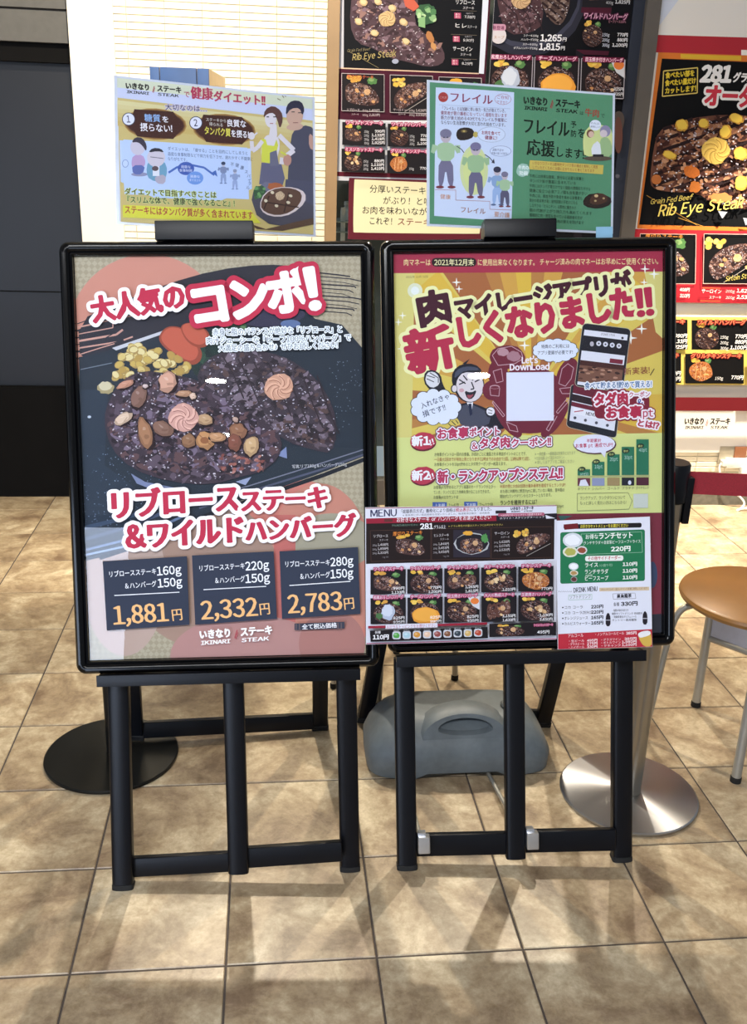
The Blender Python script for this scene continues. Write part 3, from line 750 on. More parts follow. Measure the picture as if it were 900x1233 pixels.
for x, y, r in ((550, 340, 6), (553, 348, 5), (485, 380, 5), (480, 388, 5), (484, 420, 6), (487, 426, 5), (777, 324, 6), (788, 330, 7), (776, 340, 5), (773, 396, 7), (760, 407, 8), (632, 416, 7), (722, 396, 6)): star(x, y, r)
PAL = '#efeeb0'
A.text('肉', 505, 397, 548, 389, 43, '#431a2a', .03, [(PAL, 4.5)], pen=(2.4, 1.8))
A.text('マイレージアプリが', 549, 386.5, 761, 352, 27, '#431a2a', .03, [(PAL, 4.2)], pen=(1.7, 1.4), track=.95)
A.text('新', 493, 453, 552, 441, 53, RED1, .03, [(PAL, 4.6)], pen=(2.6, 1.8))
A.text('しくなりました', 549, 421.5, 768, 381.5, 39, RED1, .03, [(PAL, 4.6)], pen=(2.2, 2.0), track=.92)
A.text('!!', 767, 381, 789, 378, 31, RED1, .03, [(PAL, 4.0)], pen=(2.2, 1.4))
# pale lower area
A.poly([(470, 527), (812, 521), (812, 621), (470, 627)], '#d6dc8c')
A.poly([(470, 621), (812, 617), (812, 800), (470, 800)], '#7b2b3a')
A.poly([(780, 740), (812, 738), (812, 790), (780, 790)], '#2a2a33'); A.ell(786, 692, 6, 16, '#3a4560'); A.ell(781, 655, 3, 3, '#c9b0b4')
A.poly([(672, 621), (690, 621), (676, 627)], '#35605c')
# businessman drawing
INKC = '#22222c'
A.poly(smooth_poly([(548, 500), (552, 487), (566, 484), (582, 490), (598, 497), (600, 505), (612, 512), (604, 518), (560, 516)]), INKC)
A.poly(smooth_poly([(550, 500), (554, 489), (566, 486), (580, 492), (592, 499), (588, 514), (556, 514)]), '#4a4d5c')
A.poly([(562, 484), (570, 484), (568, 496)], '#f0f0f2'); A.poly([(564, 486), (568, 486), (569, 499), (566, 501)], '#232b44')
A.ell(565, 463, 18.5, 22, INKC, -6); A.ell(566, 464, 16.5, 20, '#dcd3d6', -6)
A.poly(smooth_poly([(544, 462), (545, 447), (556, 438), (572, 438), (582, 447), (574, 449), (558, 448), (551, 456), (549, 466)]), INKC); A.poly(smooth_poly([(547, 456), (549, 446), (560, 441), (574, 442), (578, 446), (560, 446), (552, 452)]), '#4b5062')
A.poly([(557, 438), (566, 432), (561, 439)], INKC)
A.ell(547, 468, 4, 5, INKC); A.ell(547.5, 468, 3, 4, '#dcd3d6')
for p in ([(553, 457), (561, 462)], [(553, 463), (560, 460)], [(558, 452), (563, 458)], [(572, 460), (579, 456)], [(572, 452), (569, 458)], [(568, 460), (571, 468), (567, 469)]): A.line(p, 1.5, INKC)
A.poly(smooth_poly([(559, 470), (567, 473), (575, 469), (570, 480), (563, 481)]), INKC); A.poly(smooth_poly([(562, 475), (567, 476), (571, 474), (568, 479), (564, 480)]), '#9c4a58')
A.ell(556, 470, 3, 2.4, '#cfa2aa')
A.poly(smooth_poly([(510, 460), (512, 447), (522, 445), (531, 451), (533, 462), (538, 471), (528, 474), (518, 470)]), INKC); A.poly(smooth_poly([(512, 460), (514, 449), (522, 447), (529, 453), (530, 463), (520, 468)]), '#dcdce0')
for p in ([(514, 452), (524, 455)], [(514, 456), (523, 460)], [(518, 449), (528, 455), (528, 461)]): A.line(p, 1.0, INKC)
A.ell(591, 496, 6.5, 6.5, INKC, irr=.05); A.ell(591, 495.5, 5, 5, '#e6e6ea'); A.line([(588, 493), (593, 495)], .8, INKC); A.line([(588, 497), (593, 498)], .8, INKC)
def cloud(cx, cy, rx, ry, n=11):
    for R, col in ((1.06, INKC), (1.0, '#dfe6f4')):
        for k in range(n):
            a = 2*math.pi*k/n; q = rx*.26*R+(R-1)*8; A.ell(cx+rx*.8*math.cos(a), cy+ry*.76*math.sin(a), q, ry*.34*R+(R-1)*4, col, up=False, n=14)
        A.ell(cx, cy, rx*.86, ry*.82, col)
cloud(525, 490, 29, 20); A.poly([(526, 506), (532, 511), (536, 504)], '#dfe6f4')
A.text('入れなきゃ', 508, 493, 543, 480, 8, '#38425a', .01); A.text('損です!!', 510, 503, 538, 494, 8, '#38425a', .01)
for a in ((540, 510, 546, 515), (544, 507, 549, 512), (549, 506, 552, 510)): A.line([a[:2], a[2:]], 1, INKC)
# maroon emblem, QR square left blank
MAR = '#702838'
A.ell(638, 480, 44, 40, MAR); A.ell(611, 430, 22, 15, MAR, irr=.06); A.ell(600, 450, 12, 18, MAR); A.ell(593, 470, 12, 12, MAR); A.ell(612, 505, 10, 26, MAR, -35); A.ell(683, 452, 12, 22, MAR, 22); A.ell(682, 470, 14, 9, MAR); A.ell(668, 505, 9, 26, MAR, 35); A.ell(638, 512, 30, 10, MAR)
LN = '#c8a2aa'
A.ell(606, 424, 7, 5, '#b98f97', irr=.1); A.ell(619, 429, 8, 6, '#a87c86', irr=.1); A.loop([(593, 428), (600, 420), (616, 417), (628, 424), (630, 432), (620, 438), (600, 440)], .8, LN)
A.loop([(594, 447), (604, 444), (606, 459), (598, 461)], .8, LN); A.ell(596, 466, 6, 2.4, LN); A.ell(596, 466.4, 5, 1.7, MAR); A.line([(590, 467), (591, 476), (601, 477), (602, 467)], .8, LN)
A.line([(594, 483), (608, 500), (606, 502), (593, 485), (594, 483)], .8, LN); A.loop([(610, 508), (622, 513), (624, 520), (614, 518)], .8, LN)
A.loop([(673, 462), (677, 444), (684, 438), (691, 443), (688, 456), (681, 465)], .8, LN); A.line([(674, 468), (692, 466), (687, 474), (677, 474), (674, 468)], .8, LN)
A.line([(683, 480), (685, 483), (672, 498), (670, 496), (683, 480)], .8, LN); A.line([(668, 500), (658, 517), (661, 519), (671, 501)], .8, LN)
A.quad(610, 448.5, 667, 507, '#dfe3f2', -.01)
A.text("Let's", 628.5, 437.5, 648, 437, 7.4, '#f2e9ee', .03, pen=(.3, .2)); A.text('DownLoad', 614, 446, 662, 445, 7.4, '#f2e9ee', .03, pen=(.3, .2))
cloud(669, 422, 26, 13, 13); A.poly([(668, 432), (669, 438), (674, 432)], '#dfe6f4')
A.text('特典のご利用には', 652, 420, 686, 419, 5, '#3c4456', .01); A.text('アプリ登録が必要です!', 647, 427.5, 690, 426.5, 5, '#3c4456', .01)
# telephones
def phone(q, rnd='#23252e'):
    P = smooth_poly(q, 1); A.poly(P, '#d8d6c8')
    cx = sum(p[0] for p in q)/4; cy = sum(p[1] for p in q)/4; A.poly(smooth_poly([((x-cx)*.97+cx, (y-cy)*.98+cy) for x, y in q], 1), rnd)
def pf(P0, ex, ey):
    return lambda u, v: (P0[0]+ex[0]*u+ey[0]*v, P0[1]+ex[1]*u+ey[1]*v)
f2 = pf((688, 462), (60, 14), (-6, 52))
def rq(f, u0, v0, u1, v1, col): A.poly([f(u0, v0), f(u1, v0), f(u1, v1), f(u0, v1)], col)
def rphone(f, r=.06, s=1.5):
    P = []
    for cx, cy, a0 in ((1-r, r*.7, -90), (1-r, 1-r*.7, 0), (r, 1-r*.7, 90), (r, r*.7, 180)):
        for k in range(4):
            a = math.radians(a0+30*k); P.append(f(cx+r*math.cos(a), cy+r*.7*math.sin(a)))
    A.poly(P, '#23252e'); A.loop(P, .6, '#b9b49c')
rphone(f2, .1); rq(f2, .05, -.05, .95, .84, '#dfe0ea'); rq(f2, .05, -.05, .95, .2, '#6b2536'); rq(f2, .05, .22, .95, .38, '#2e2228'); rq(f2, .05, .4, .95, .5, '#6b2536')
rq(f2, .1, .52, .8, .66, '#e9e9f0'); p = f2(.35, .63); A.text('MENU', p[0], p[1], p[0]+12, p[1]+2, 4, '#30303a', .02); A.line([f2(.12, .62), f2(.3, .54)], 1.2, '#b04050')
for u in (.15, .36, .58, .8): A.ell(*f2(u, .75), 1.8, 1.8, '#4a4a58')
f1 = pf((702, 389), (58, 7), (-10, 76))
rphone(f1, .09); rq(f1, .05, .10, .95, .97, '#e2e3ec')
p = f1(.4, .155); A.text('IKINARI STEAK', p[0], p[1], p[0]+17, p[1]+1.6, 2.6, '#4a4a52'); A.ell(*f1(.85, .16), 1.5, 1.5, '#30303a')
rq(f1, .05, .19, .95, .43, '#24232b')
for u in (.38, .52, .66, .8): A.ell(*f1(u, .29), 3, 3, '#dcdce6', n=12); A.ell(*f1(u, .29), 1.2, 1.2, '#50505c', n=8)
A.ell(*f1(.24, .31), 2.4, 3, '#b9b4bc'); rq(f1, .65, .5, .92, .57, '#7a2a3c')
rq(f1, .05, .58, .95, .66, '#4a2b28'); rq(f1, .05, .66, .95, .92, '#7a5546')
for k in range(26):
    u, v = A.rng.uniform(.08, .9), A.rng.uniform(.67, .9); A.ell(*f1(u, v), 3, 1.2, A.rng.choice(('#3a2422', '#9c7258', '#5c3a30', '#b58a74')), 5, .2, 8, up=False)
A.z += A.dz
A.text('新実装!', 751, 452, 783, 450, 9, '#8c3a3c', .0); A.line([(783, 452), (788, 444)], 1, '#4a3a30')
A.text('食べて貯まる!!貯めて買える!', 704, 468.5, 785, 466.5, 8, '#3a6a9c', .02, [('#eceef2', 1.4)])
A.quad(716, 475, 782, 504, '#7b2436', -.0, 6)
A.text('タダ肉', 715, 489, 757, 487.5, 15.5, RED1, .03, [('#f4ecf0', 1.9), ('#8a2438', 3.6)], pen=(.7, .6)); A.text('クーポン', 757, 479, 783, 478, 7, RED1, .02, [('#f4ecf0', 1.8)])
A.text('&', 767, 489, 775, 488.5, 8, '#3556a0', .04, [('#f4ecf0', 1.4)])
A.text('お食事', 729, 504, 773, 502.5, 14, RED1, .03, [('#f4ecf0', 1.9), ('#8a2438', 3.6)], pen=(.7, .6)); A.text('pt', 774, 502, 787, 501.5, 9, '#c04058', .03, [('#f4ecf0', 2.0), ('#8a2438', 3.2)])
A.text('とは!?', 766, 513, 793, 517.5, 9, RED1, .03, [('#f4ecf0', 1.9)], pen=(.4, .3))
# news 1 and 2
PK = '#b8365a'
for (cy, n_) in ((531, '1'), (572.5, '2')):
    A.ell(510, cy+2.5, 15.5, 10, '#6a2432', -4); A.ell(509.5, cy, 15.5, 10.5, '#b8384e', -4, .05)
    A.text('新'+n_, 496, cy+6.5, 518.5, cy+5.5, 12.5, '#f3f1f6', .03, [('#b8384e', .8)], pen=(.4, .3)); A.text('!!', 518, cy+6, 524, cy+3, 7, '#f3f1f6', .02, skew=10)
SH = [('#f0ecf2', 1.3), ('#6c5260', 2.4)]
A.text('お食事', 526, 529, 565, 527, 13, PK, .03, SH, pen=(.3, .3)); A.text('ポイント', 565, 526, 603, 524.5, 11, PK, .03, SH, pen=(.2, .2))
A.text('&', 568, 541, 576, 540.5, 8, PK, .03, SH); A.text('タダ肉', 577, 540.5, 615, 538.5, 13, PK, .03, SH, pen=(.3, .3)); A.text('クーポン!!', 615, 539, 664, 537, 11, PK, .03, SH, pen=(.2, .2))
A.text('新・ランクアップシステム!!', 527, 582, 678, 577, 15, PK, .03, SH, pen=(.4, .3), track=.92)
GRT = '#5a6048'
for st, x0, y0, x1, y1, c_ in (('お食事ポイントは一回のお食事、お会計ごとに進呈される来店ポイントのことです。', 523, 549.5, 636, 548.5, GRT), ('一日最大2回までが有効上限となります(12時までのお会計で1回、13時以降で1回)。', 523, 555.5, 640, 554.5, '#a8563c'), ('お食事ポイントを10pt貯めるとタダ肉クーポンが一枚貰えます。', 523, 561.5, 612, 560.5, GRT),
                              ('お食事ptを貯めるとアプリ画面のカードランクが上がっ', 522, 589, 597, 588, GRT), ('ていき、ランクに応じた特典を受けることができます。', 522, 595, 592, 594, GRT), ('お食事ptのカウントは', 522, 601, 552, 600.5, GRT),
                              ('半期の間にお会計回数が最多基準を達成するとランクUP!', 602, 588, 681, 586, '#a8563c'), ('また逆に半期内に規定のptに達していない場合、翌半期の', 602, 594, 680, 592, GRT), ('開始が1ランクダウンからスタートとなります。', 602, 600, 666, 598, GRT),
                              ('※一部店舗・一部商品は対象外となります', 644, 549, 693, 547.5, '#9aa078'), ('※お会計金額によって進呈されるポイント', 644, 554, 680, 553, '#9aa078'), ('※詳しくはアプリをご確認ください', 644, 559, 692, 557.5, '#9aa078')):
    A.text(st, x0, y0, x1, y1, 4.6, c_, .0)
A.quad(521, 604.5, 538, 611.5, '#4a68b4'); A.text('上半期', 523, 611, 536, 611, 5, '#e6ecf6', .01); A.text('1～6月', 540, 611, 553, 611, 5.4, GRT)
A.quad(559, 604, 575, 611, '#4a68b4'); A.text('下半期', 561, 610.5, 573, 610.5, 5, '#e6ecf6', .01); A.text('7～12月', 577, 610.5, 594, 610.5, 5.4, GRT)
A.text('ランクを維持するには？', 602, 608.5, 649, 607, 6.2, '#4e5440', .01); A.text('30pt', 670, 611.5, 679, 611, 3.4, GRT)
# rank chart
for k, (x, yt) in enumerate(((695.5, 565), (712.8, 556), (731, 547), (748.5, 538), (766, 529))):
    A.quad(x, yt, x+15, 572.5-k*.2, '#2c7355'); A.ell(x+5, yt+(0 if k < 3 else 8 if k > 3 else 5), 4.5, 3, '#1e3328', -8); A.text('累計', x+2, yt+1.6+(0 if k < 3 else 8 if k > 3 else 5), x+8, yt+1.4+(0 if k < 3 else 8 if k > 3 else 5), 2.8, '#d8dc8a')
    A.text(('ptゼロ', '10pt', '20pt', '30pt', '40pt')[k], x+3, yt+(8 if k < 3 else 15), x+13, yt+(7.7 if k < 3 else 14.6), 4.2, '#bcd8cc')
    A.quad(x, 575.5-k*.2, x+15, 585-k*.2, ('#6a3040', '#8d95b4', '#a08a5e', '#20222c', '#4e2230')[k])
    A.text(('ホワイト', 'シルバー', 'ゴールド', 'プラチナ', 'ダイヤモンド')[k], x-.5, 590.5-k*.3, x+15.5, 590.2-k*.3, 3.8, '#6a7050')
A.poly([(697, 585), (699, 578), (705, 577), (709, 585)], '#dcdce8'); A.ell(758, 581, 2, 2.6, '#d8dcec')
A.line([(695, 574), (782, 572.8)], .7, '#b9b58a')
A.ell(716, 535, 26, 12, '#5a3040'); A.ell(715.5, 534.3, 25, 11.2, '#e2e2f0'); A.poly([(722, 543), (728, 551), (730, 542)], '#e2e2f0')
A.text('半期累計', 706, 533, 724, 532.5, 4.6, PK, .02); A.text('お食事 pt 達成でUP!!', 692.5, 539.5, 738, 538, 5.2, PK, .02)
A.loop([(695, 594), (756, 593), (761, 603), (757, 613), (695, 615)], .5, '#7d8460')
A.text('ランクアップ、ランクダウンについて', 698, 602, 753, 601, 4.6, '#6a7050'); A.text('もっと詳しく見たい方はこちらから!', 698, 608, 754, 607, 4.6, '#6a7050')
A.quad(762.5, 594.5, 780, 611.5, '#c9cfc4', -.01)
A.build(psr)

# ---- easels
def easel(pl, label, lip, legs, mid, barq, rear, rearbar_z, legw):
    t = thing('easel', label, 'easel', Vector(((on_floor(*legs[0]).x+on_floor(*legs[1]).x)/2, .35, 0)))
    Pb = Plane(pl.P-pl.n*.012, pl.e, pl.u)   # plane of the front legs
    a0, a1, b = lip
    # ledge under the frame with its small front lip
    sheet('ledge', pl, a0, b-.012, a1, b, .045, BLACKM, t, .022, .002)
    sheet('ledge_lip', pl, a0, b-.020, a1, b+.004, .004, BLACKM, t, .0255, .001)
    for k, (fx, fy, tx, ty) in enumerate(((legs[0][0], legs[0][1], *legs[2]), (legs[1][0], legs[1][1], *legs[3]))):
        F = on_floor(fx, fy); a, bb = Pb.ab(tx, ty); Tp = Pb.pt(a, bb); d = (Tp-F).normalized()
        beam('leg', F+Vector((0, 0, .001))+d*.012, Tp+d*.004, legw, .03, pl.n, BLACKM, t)
        beam('foot_cap', F+Vector((0, 0, .001)), F+d*.014, legw+.002, .031, pl.n, RUBBER, t)
        beam('upright', Pb.pt(a, bb+.02, -.022), Pb.pt(a, -.06, -.022), .04, .016, pl.n, BLACKM, t)
    (mx, my), (ux, uy) = mid
    a, bb = Pb.ab(ux, uy); a2, b2 = Pb.ab(mx, my)
    beam('middle_leg', Pb.pt(a2, b2, 0), Pb.pt(a, bb, 0), legw, .03, pl.n, BLACKM, t)
    # lower cross bar, in two halves either side of the middle leg
    Pc = Plane(pl.P-pl.n*.026, pl.e, pl.u)
    for q in barq:
        p0 = Pc.ab(*q[0]); p1 = Pc.ab(*q[1]); h = abs(Pc.ab(q[0][0], q[0][1]-q[2])[1]-p0[1])
        F0 = Pc.pt(*p0); F1 = Pc.pt(*p1)
        beam('cross_bar', F0, F1, h, .018, pl.n, BLACKM, t, rnd=False)
    feet = []
    for (fx, fy), ta in rear:
        F = on_floor(fx, fy, .0145 if fx < 200 else 0); Tp = pl.pt(ta, -.22, -.045); feet.append(F)
        beam('rear_leg', F+Vector((0, 0, .006)), Tp, .042, .022, Vector((0, -1, .2)), BLACKM, t, rnd=False)
        beam('rubber_foot', F+Vector((0, 0, .001)), F+(Tp-F).normalized()*.02, .046, .026, Vector((0, -1, .2)), RUBBER, t, rnd=False)
    f0, f1 = feet; dz = Vector((0, 0, rearbar_z))
    dd = (f1-f0).normalized()*.02
    beam('rear_bar', f0+dz-dd, f1+dz+dd, .044, .02, Vector((0, -1, .2)), BLACKM, t, rnd=False)
    beam('top_rail', pl.pt(-.25, -.12, -.036), pl.pt(.25, -.12, -.036), .04, .012, pl.n, BLACKM, t, rnd=False)
    return t
eL = easel(PL, 'black metal easel on the left, holding the steak combo poster', (-.273, .278, -.8945),
           ((147, 1074), (422, 1052), (141, 820), (417, 806)), ((287, 1054), (280, 812)),
           (((160, 1045.5), (276, 1039), 23), ((298, 1034), (412, 1026), 24)), (((163, 893), -.235), ((386, 881), .205)), .032, .044)
eR = easel(PR, 'black metal easel on the right, with two silver clips on its lower bar', (-.302, .248, -.9),
           ((491, 1050), (751, 1040), (487, 796), (752, 792)), ((622.5, 1036), (620.5, 793)),
           (((500, 1019), (611, 1016.5), 26), ((633, 1014.5), (742, 1012), 26)), (((440, 872), -.205), ((654, 877), .25)), .032, .045)
Pc = Plane(PR.P-PR.n*.014, PR.e, PR.u)
for (x, y) in ((510.5, 1016), (641, 1011)):
    a, b = Pc.ab(x, y); c = Pc.pt(a, b)
    o = obox('clip', c, (PR.e, PR.u, PR.n), (.0135, .019, .013), CAST, eR, .004, 3); o['label'] = 'silver metal clip on the lower bar'
    o2 = obox('clip_tongue', Pc.pt(a-.004, b+.02, -.006), (PR.e, PR.u, PR.n), (.009, .006, .01), CAST, o, .002, 2)

# ---- sign holders on the frames' top edges
def holder(pl, W, H, label, clip_px, base, swing):
    t = thing('sign_holder', label, 'sign', base)
    s = sheet('sign_sheet', pl, -W/2+.006, -H/2+.005, W/2-.006, H/2-.005, .001, PAPER, t, 0)
    sheet('clear_sleeve', pl, -W/2, -H/2, W/2, H/2, .0012, ACRYL, t, .0035)
    sheet('sleeve_back', pl, -W/2, -H/2, W/2, H/2, .001, mat('clear_acrylic_edge', '#cfd6e2', .2), t, -.0012)
    return t, s
SL = pose(-.015, .725, 1.498, .201, .288, -.053); SR = pose(.643, .686, 1.519, .097, .268, -.020)
def top_clip(t, pl, a0, a1):
    obox('clamp', pl.pt((a0+a1)/2, .0205, -.018), (pl.e, pl.u, pl.n), ((a1-a0)/2, .019, .028), BLACKM, t, .003)
    obox('clamp_jaw', pl.pt((a0+a1)/2, .0, -.038), (pl.e, pl.u, pl.n), ((a1-a0)/2-.01, .03, .008), BLACKM, t, .002)
hl, s = holder(SL, .43, .305, 'yellow diet advice sign with a drawn couple, clipped above the left poster', None, PL.pt(-.02, .01, -.02), 0)
top_clip(hl, PL, -.125, .073)
sheet('holder_tongue', Plane(SL.P, SL.e, SL.u), -.05, -.20, .05, -.13, .004, BLACKM, hl, -.003)
pl_ = Plane(SL.P+SL.n*.0002, SL.e, SL.u); A = Art(pl_, (-.209, -.1475, .209, .1475), 0.0, 7e-6)
A.quad(100, 60, 420, 320, '#cbb878')
A.poly([(120, 80), (400, 112), (400, 134), (120, 103)], '#d3d9c0'); A.poly([(120, 103), (400, 134), (400, 148), (120, 115)], '#c9d0ea')
A.poly([(136, 92), (141, 92), (146, 280), (140, 280)], '#cdd2da')
for k in range(6): A.poly([(120, 118+k*5), (400, 151+k*5), (400, 157+k*5), (120, 124+k*5)], mixc('#d8cf9c', '#c8b06c', k/5))
logo(A, 151, 107, 219, 112.5, 8, '#20201e')
A.text('で', 221, 117, 229, 118, 8, '#a83c58', .02); A.text('健康', 230, 119, 257, 121, 15, '#b03a58', .0, pen=(.8, .2)); A.text('ダイエット!!', 257, 122, 320, 128, 13, '#b03a58', .02, pen=(.4, .2))
A.text('大切なのは…', 199, 132.5, 250, 135, 7.5, '#30283c', .01, [('#c9c2d8', .8)])
for cx, cy, rx, ry in ((187, 149.5, 36, 17), (270, 156, 36, 17)):
    for k in range(5): A.ell(cx, cy, rx+2-k*.9, ry+2-k*.9, mixc('#b08a4c', '#42221c', k/4), 4)
    A.poly([(cx-rx*.7, cy-ry-1), (cx+rx*.6, cy-ry+2), (cx+rx*.8, cy-ry*.3), (cx+rx*.8, cy+ry*.6), (cx+rx*.6, cy+ry+1), (cx-rx*.6, cy+ry-2), (cx-rx*.85, cy)], '#42221c')
for x, y, n_ in ((155, 143.5, '1'), (236, 148, '2')):
    A.ell(x, y, 8, 8, '#3a3a52'); A.ell(x, y, 7, 7, '#dfe2f2'); A.text(n_, x-2.4, y+4, x+2.6, y+4, 8.2, '#2e2e50', .02)
A.text('糖質', 174, 146.5, 194, 147.5, 9.5, '#8fb2e0', .02); A.text('を', 195, 147.5, 204, 148, 8, '#e8e8f0', .02); A.text('摂らない!', 169, 158, 208, 160, 10, '#f0eef4', .02)
A.text('ステーキから', 248, 146, 273, 148, 4.4, '#e8e8e0'); A.text('得られる', 252, 151.5, 269, 153, 4.4, '#e8e8e0'); A.text('良質な', 273, 152.5, 297, 154, 9, '#f0eef4', .02)
A.text('タンパク質', 246, 162, 278, 165, 10, '#e6dc5c', .02); A.text('を摂る!', 278, 165, 300, 167, 9, '#f0eef4', .02)
A.poly(smooth_poly([(144, 168), (302, 178), (304, 244), (146, 236)]), '#b9cdf0'); A.poly([(144, 169), (302, 179), (302, 212), (145, 204)], '#c3d3f2'); A.poly([(146, 172), (149, 168), (298, 178), (300, 240), (150, 234)], '#bccff1')
for st, x0, y0, x1, y1 in (('ダイエットは、「痩せる」ことを目的にしてしまうと', 202, 181, 299, 187), ('過度な食事制限などで体力を低下させ、疲れやすく不健康に', 202, 187.5, 305, 194), ('なりがちです。', 202, 193.5, 228, 195)): A.text(st, x0, y0, x1, y1, 4.6, '#3a4670', .01)
def fig(x, y, h, hair, skin, top, bot, w=.3, shoes='#7a3840'):
    """small printed drawing of a standing person"""
    A.poly(smooth_poly([(x-h*.13, y-h*.02), (x-h*.12, y-h*.5), (x+h*.12, y-h*.5), (x+h*.14, y-h*.02), (x+h*.05, y-h*.02), (x, y-h*.35), (x-h*.05, y-h*.02)]), bot)
    A.ell(x-h*.1, y-h*.01, h*.07, h*.025, shoes); A.ell(x+h*.1, y-h*.01, h*.07, h*.025, shoes)
    A.poly(smooth_poly([(x-h*.13, y-h*.46), (x-h*.16, y-h*.72), (x-h*.07, y-h*.78), (x+h*.07, y-h*.78), (x+h*.16, y-h*.72), (x+h*.14, y-h*.46)]), top)
    A.line([(x-h*.15, y-h*.72), (x-h*.23, y-h*.6), (x-h*.2, y-h*.74)], h*.06, top); A.line([(x+h*.15, y-h*.72), (x+h*.22, y-h*.6), (x+h*.22, y-h*.73)], h*.06, top)
    A.ell(x, y-h*.88, h*.09, h*.11, skin); A.ell(x, y-h*.93, h*.1, h*.08, hair); A.ell(x-h*.03, y-h*.865, h*.012, h*.012, '#333'); A.ell(x+h*.03, y-h*.865, h*.012, h*.012, '#333')
A.ell(151, 197, 4, 5, '#8fa3c9'); A.ell(151, 197, 3, 4, '#c3d3f2')
A.ell(168, 210, 10, 2.5, '#8d8fae'); A.poly(smooth_poly([(158, 197), (160, 187), (172, 186), (176, 196), (172, 203), (160, 203)]), '#b79cc4'); A.poly(smooth_poly([(159, 199), (175, 199), (172, 210), (160, 210)]), '#5c6ba8')
A.ell(166, 177, 9, 10, '#c9c3d2'); A.poly(smooth_poly([(158, 172), (163, 165), (172, 166), (177, 175), (176, 183), (172, 176), (166, 171)]), '#3c3644')
A.poly(smooth_poly([(176, 207), (178, 195), (186, 190), (198, 194), (202, 205), (198, 220), (180, 217)]), '#6f9fbb'); A.poly(smooth_poly([(186, 212), (200, 210), (199, 222), (188, 221)]), '#b0a9b8'); A.quad(184, 199, 192, 212, '#dcdfe8'); A.ell(188, 190, 11, 11, '#cdc6d2'); A.poly(smooth_poly([(178, 184), (184, 178), (194, 179), (198, 184), (190, 182)]), '#2c2c38'); A.line([(181, 189), (197, 191)], .7, '#556'); A.ell(187, 203, 4, 3, '#5a4a50')
A.line([(203, 208), (214, 201), (232, 199), (246, 202), (258, 211)], 2.2, '#4668b4'); A.poly([(255, 208), (262, 213), (260, 205)], '#4668b4'); A.ell(224, 203, 10, 8, '#3f5cac'); A.ell(235, 214.5, 10, 8, '#6f97d8'); A.text('過度な', 218, 202.5, 230, 203, 3.6, '#dfe6f6'); A.text('食事制限', 216, 207, 232, 207.6, 3.6, '#dfe6f6'); A.text('過激な', 229, 214, 241, 214.6, 3.4, '#e3eafa'); A.text('ダイエット', 228, 218.5, 242, 219, 3.4, '#e3eafa')
fig(269, 221, 26, '#3a4460', '#b9bccf', '#7f8cae', '#8fa0c6', shoes='#6a7aa8'); fig(283, 228, 24, '#8f98b4', '#b9bccf', '#8fa0c6', '#98a8d0', shoes='#7a8ab8')
for ch, x, y in (('不', 277, 200), ('健', 283, 201), ('康', 289, 204), ('ス', 294, 209), ('パ', 297, 214), ('イ', 298, 219), ('ラ', 298, 223), ('ル', 296, 228)): A.text(ch, x, y, x+4.6, y+1, 5, '#4a5680', .0)
A.text('ダイエットで目指すべきことは', 150, 234.5, 261, 239, 8, '#2b2a20', .02, [('#cfdc8c', .5)]); A.text('『スリムな体で、健康で強くなること』!', 149, 244.5, 283, 249.5, 8.6, '#2b2a20', .02, [('#cfdc8c', .5)])
A.poly([(148, 247), (302, 253), (314, 269), (148, 262)], '#d9d648'); A.text('ステーキにはタンパク質が多く含まれています', 150, 257.5, 305, 264.5, 10, '#a83440', .02)
# couple
SK = '#d9d3d8'
A.poly(smooth_poly([(350, 165), (356, 155), (372, 150), (383, 162), (386, 180), (378, 200), (384, 262), (346, 262), (346, 220)]), '#4a4b5c')
A.poly([(344, 216), (383, 219), (384, 268), (340, 268)], '#4e4f62'); A.poly(smooth_poly([(372, 160), (378, 165), (379, 182), (372, 178)]), '#c29a8a'); A.poly(smooth_poly([(343, 154), (352, 148), (366, 150), (363, 156), (352, 158)]), '#c9a592')
A.ell(355, 139, 10, 14, '#c9a592', 5); A.poly(smooth_poly([(344, 140), (345, 127), (352, 121), (363, 122), (367, 132), (364, 140), (361, 130), (350, 131)]), '#2f2f42'); A.line([(351, 135), (355, 135)], 1, '#333'); A.line([(359, 136), (363, 136)], 1, '#333'); A.line([(353, 148), (359, 148)], .8, '#7a4a44')
A.poly(smooth_poly([(317, 168), (322, 162), (334, 163), (338, 175), (332, 197), (316, 196), (314, 180)]), SK); A.poly([(315, 167), (320, 168), (322, 175), (330, 176), (333, 168), (335, 175), (330, 197), (325, 197), (315, 195)], '#cfd24e')
A.poly([(315, 196), (339, 198), (343, 215), (340, 224), (312, 222)], '#62627a'); A.poly([(325, 184), (333, 181), (336, 200), (325, 200)], '#6a6a7e'); A.poly(smooth_poly([(312, 218), (342, 222), (342, 250), (311, 246)]), '#6f6f84')
A.line([(316, 170), (310, 178), (304, 182), (303, 170)], 4.5, SK); A.ell(303, 164, 4, 4.5, SK); A.line([(310, 160), (305, 164)], 1.6, SK); A.line([(336, 163), (345, 172), (354, 181), (345, 188)], 5.5, SK); A.line([(340, 190), (339, 198)], 5, SK); A.ell(346, 193, 5, 7, '#b98a7c'); A.line([(338, 183), (345, 187)], 2, '#cfd24e')
A.poly([(326, 150), (333, 150), (334, 164), (324, 163)], SK); A.ell(326, 143, 7, 11, SK); A.poly(smooth_poly([(317, 143), (319, 132), (329, 127), (339, 134), (341, 145), (337, 156), (334, 145), (330, 136), (322, 137)]), '#5c3c38'); A.line([(321, 141), (324, 141)], 1.2, '#333'); A.line([(329, 141), (333, 141)], 1.2, '#333'); A.line([(325, 149), (329, 149)], .8, '#9c4a48')
for a in ((338, 113, 342, 118), (342, 112, 344, 117), (334, 119, 338, 121)): A.line([a[:2], a[2:]], .8, '#6a5a30')
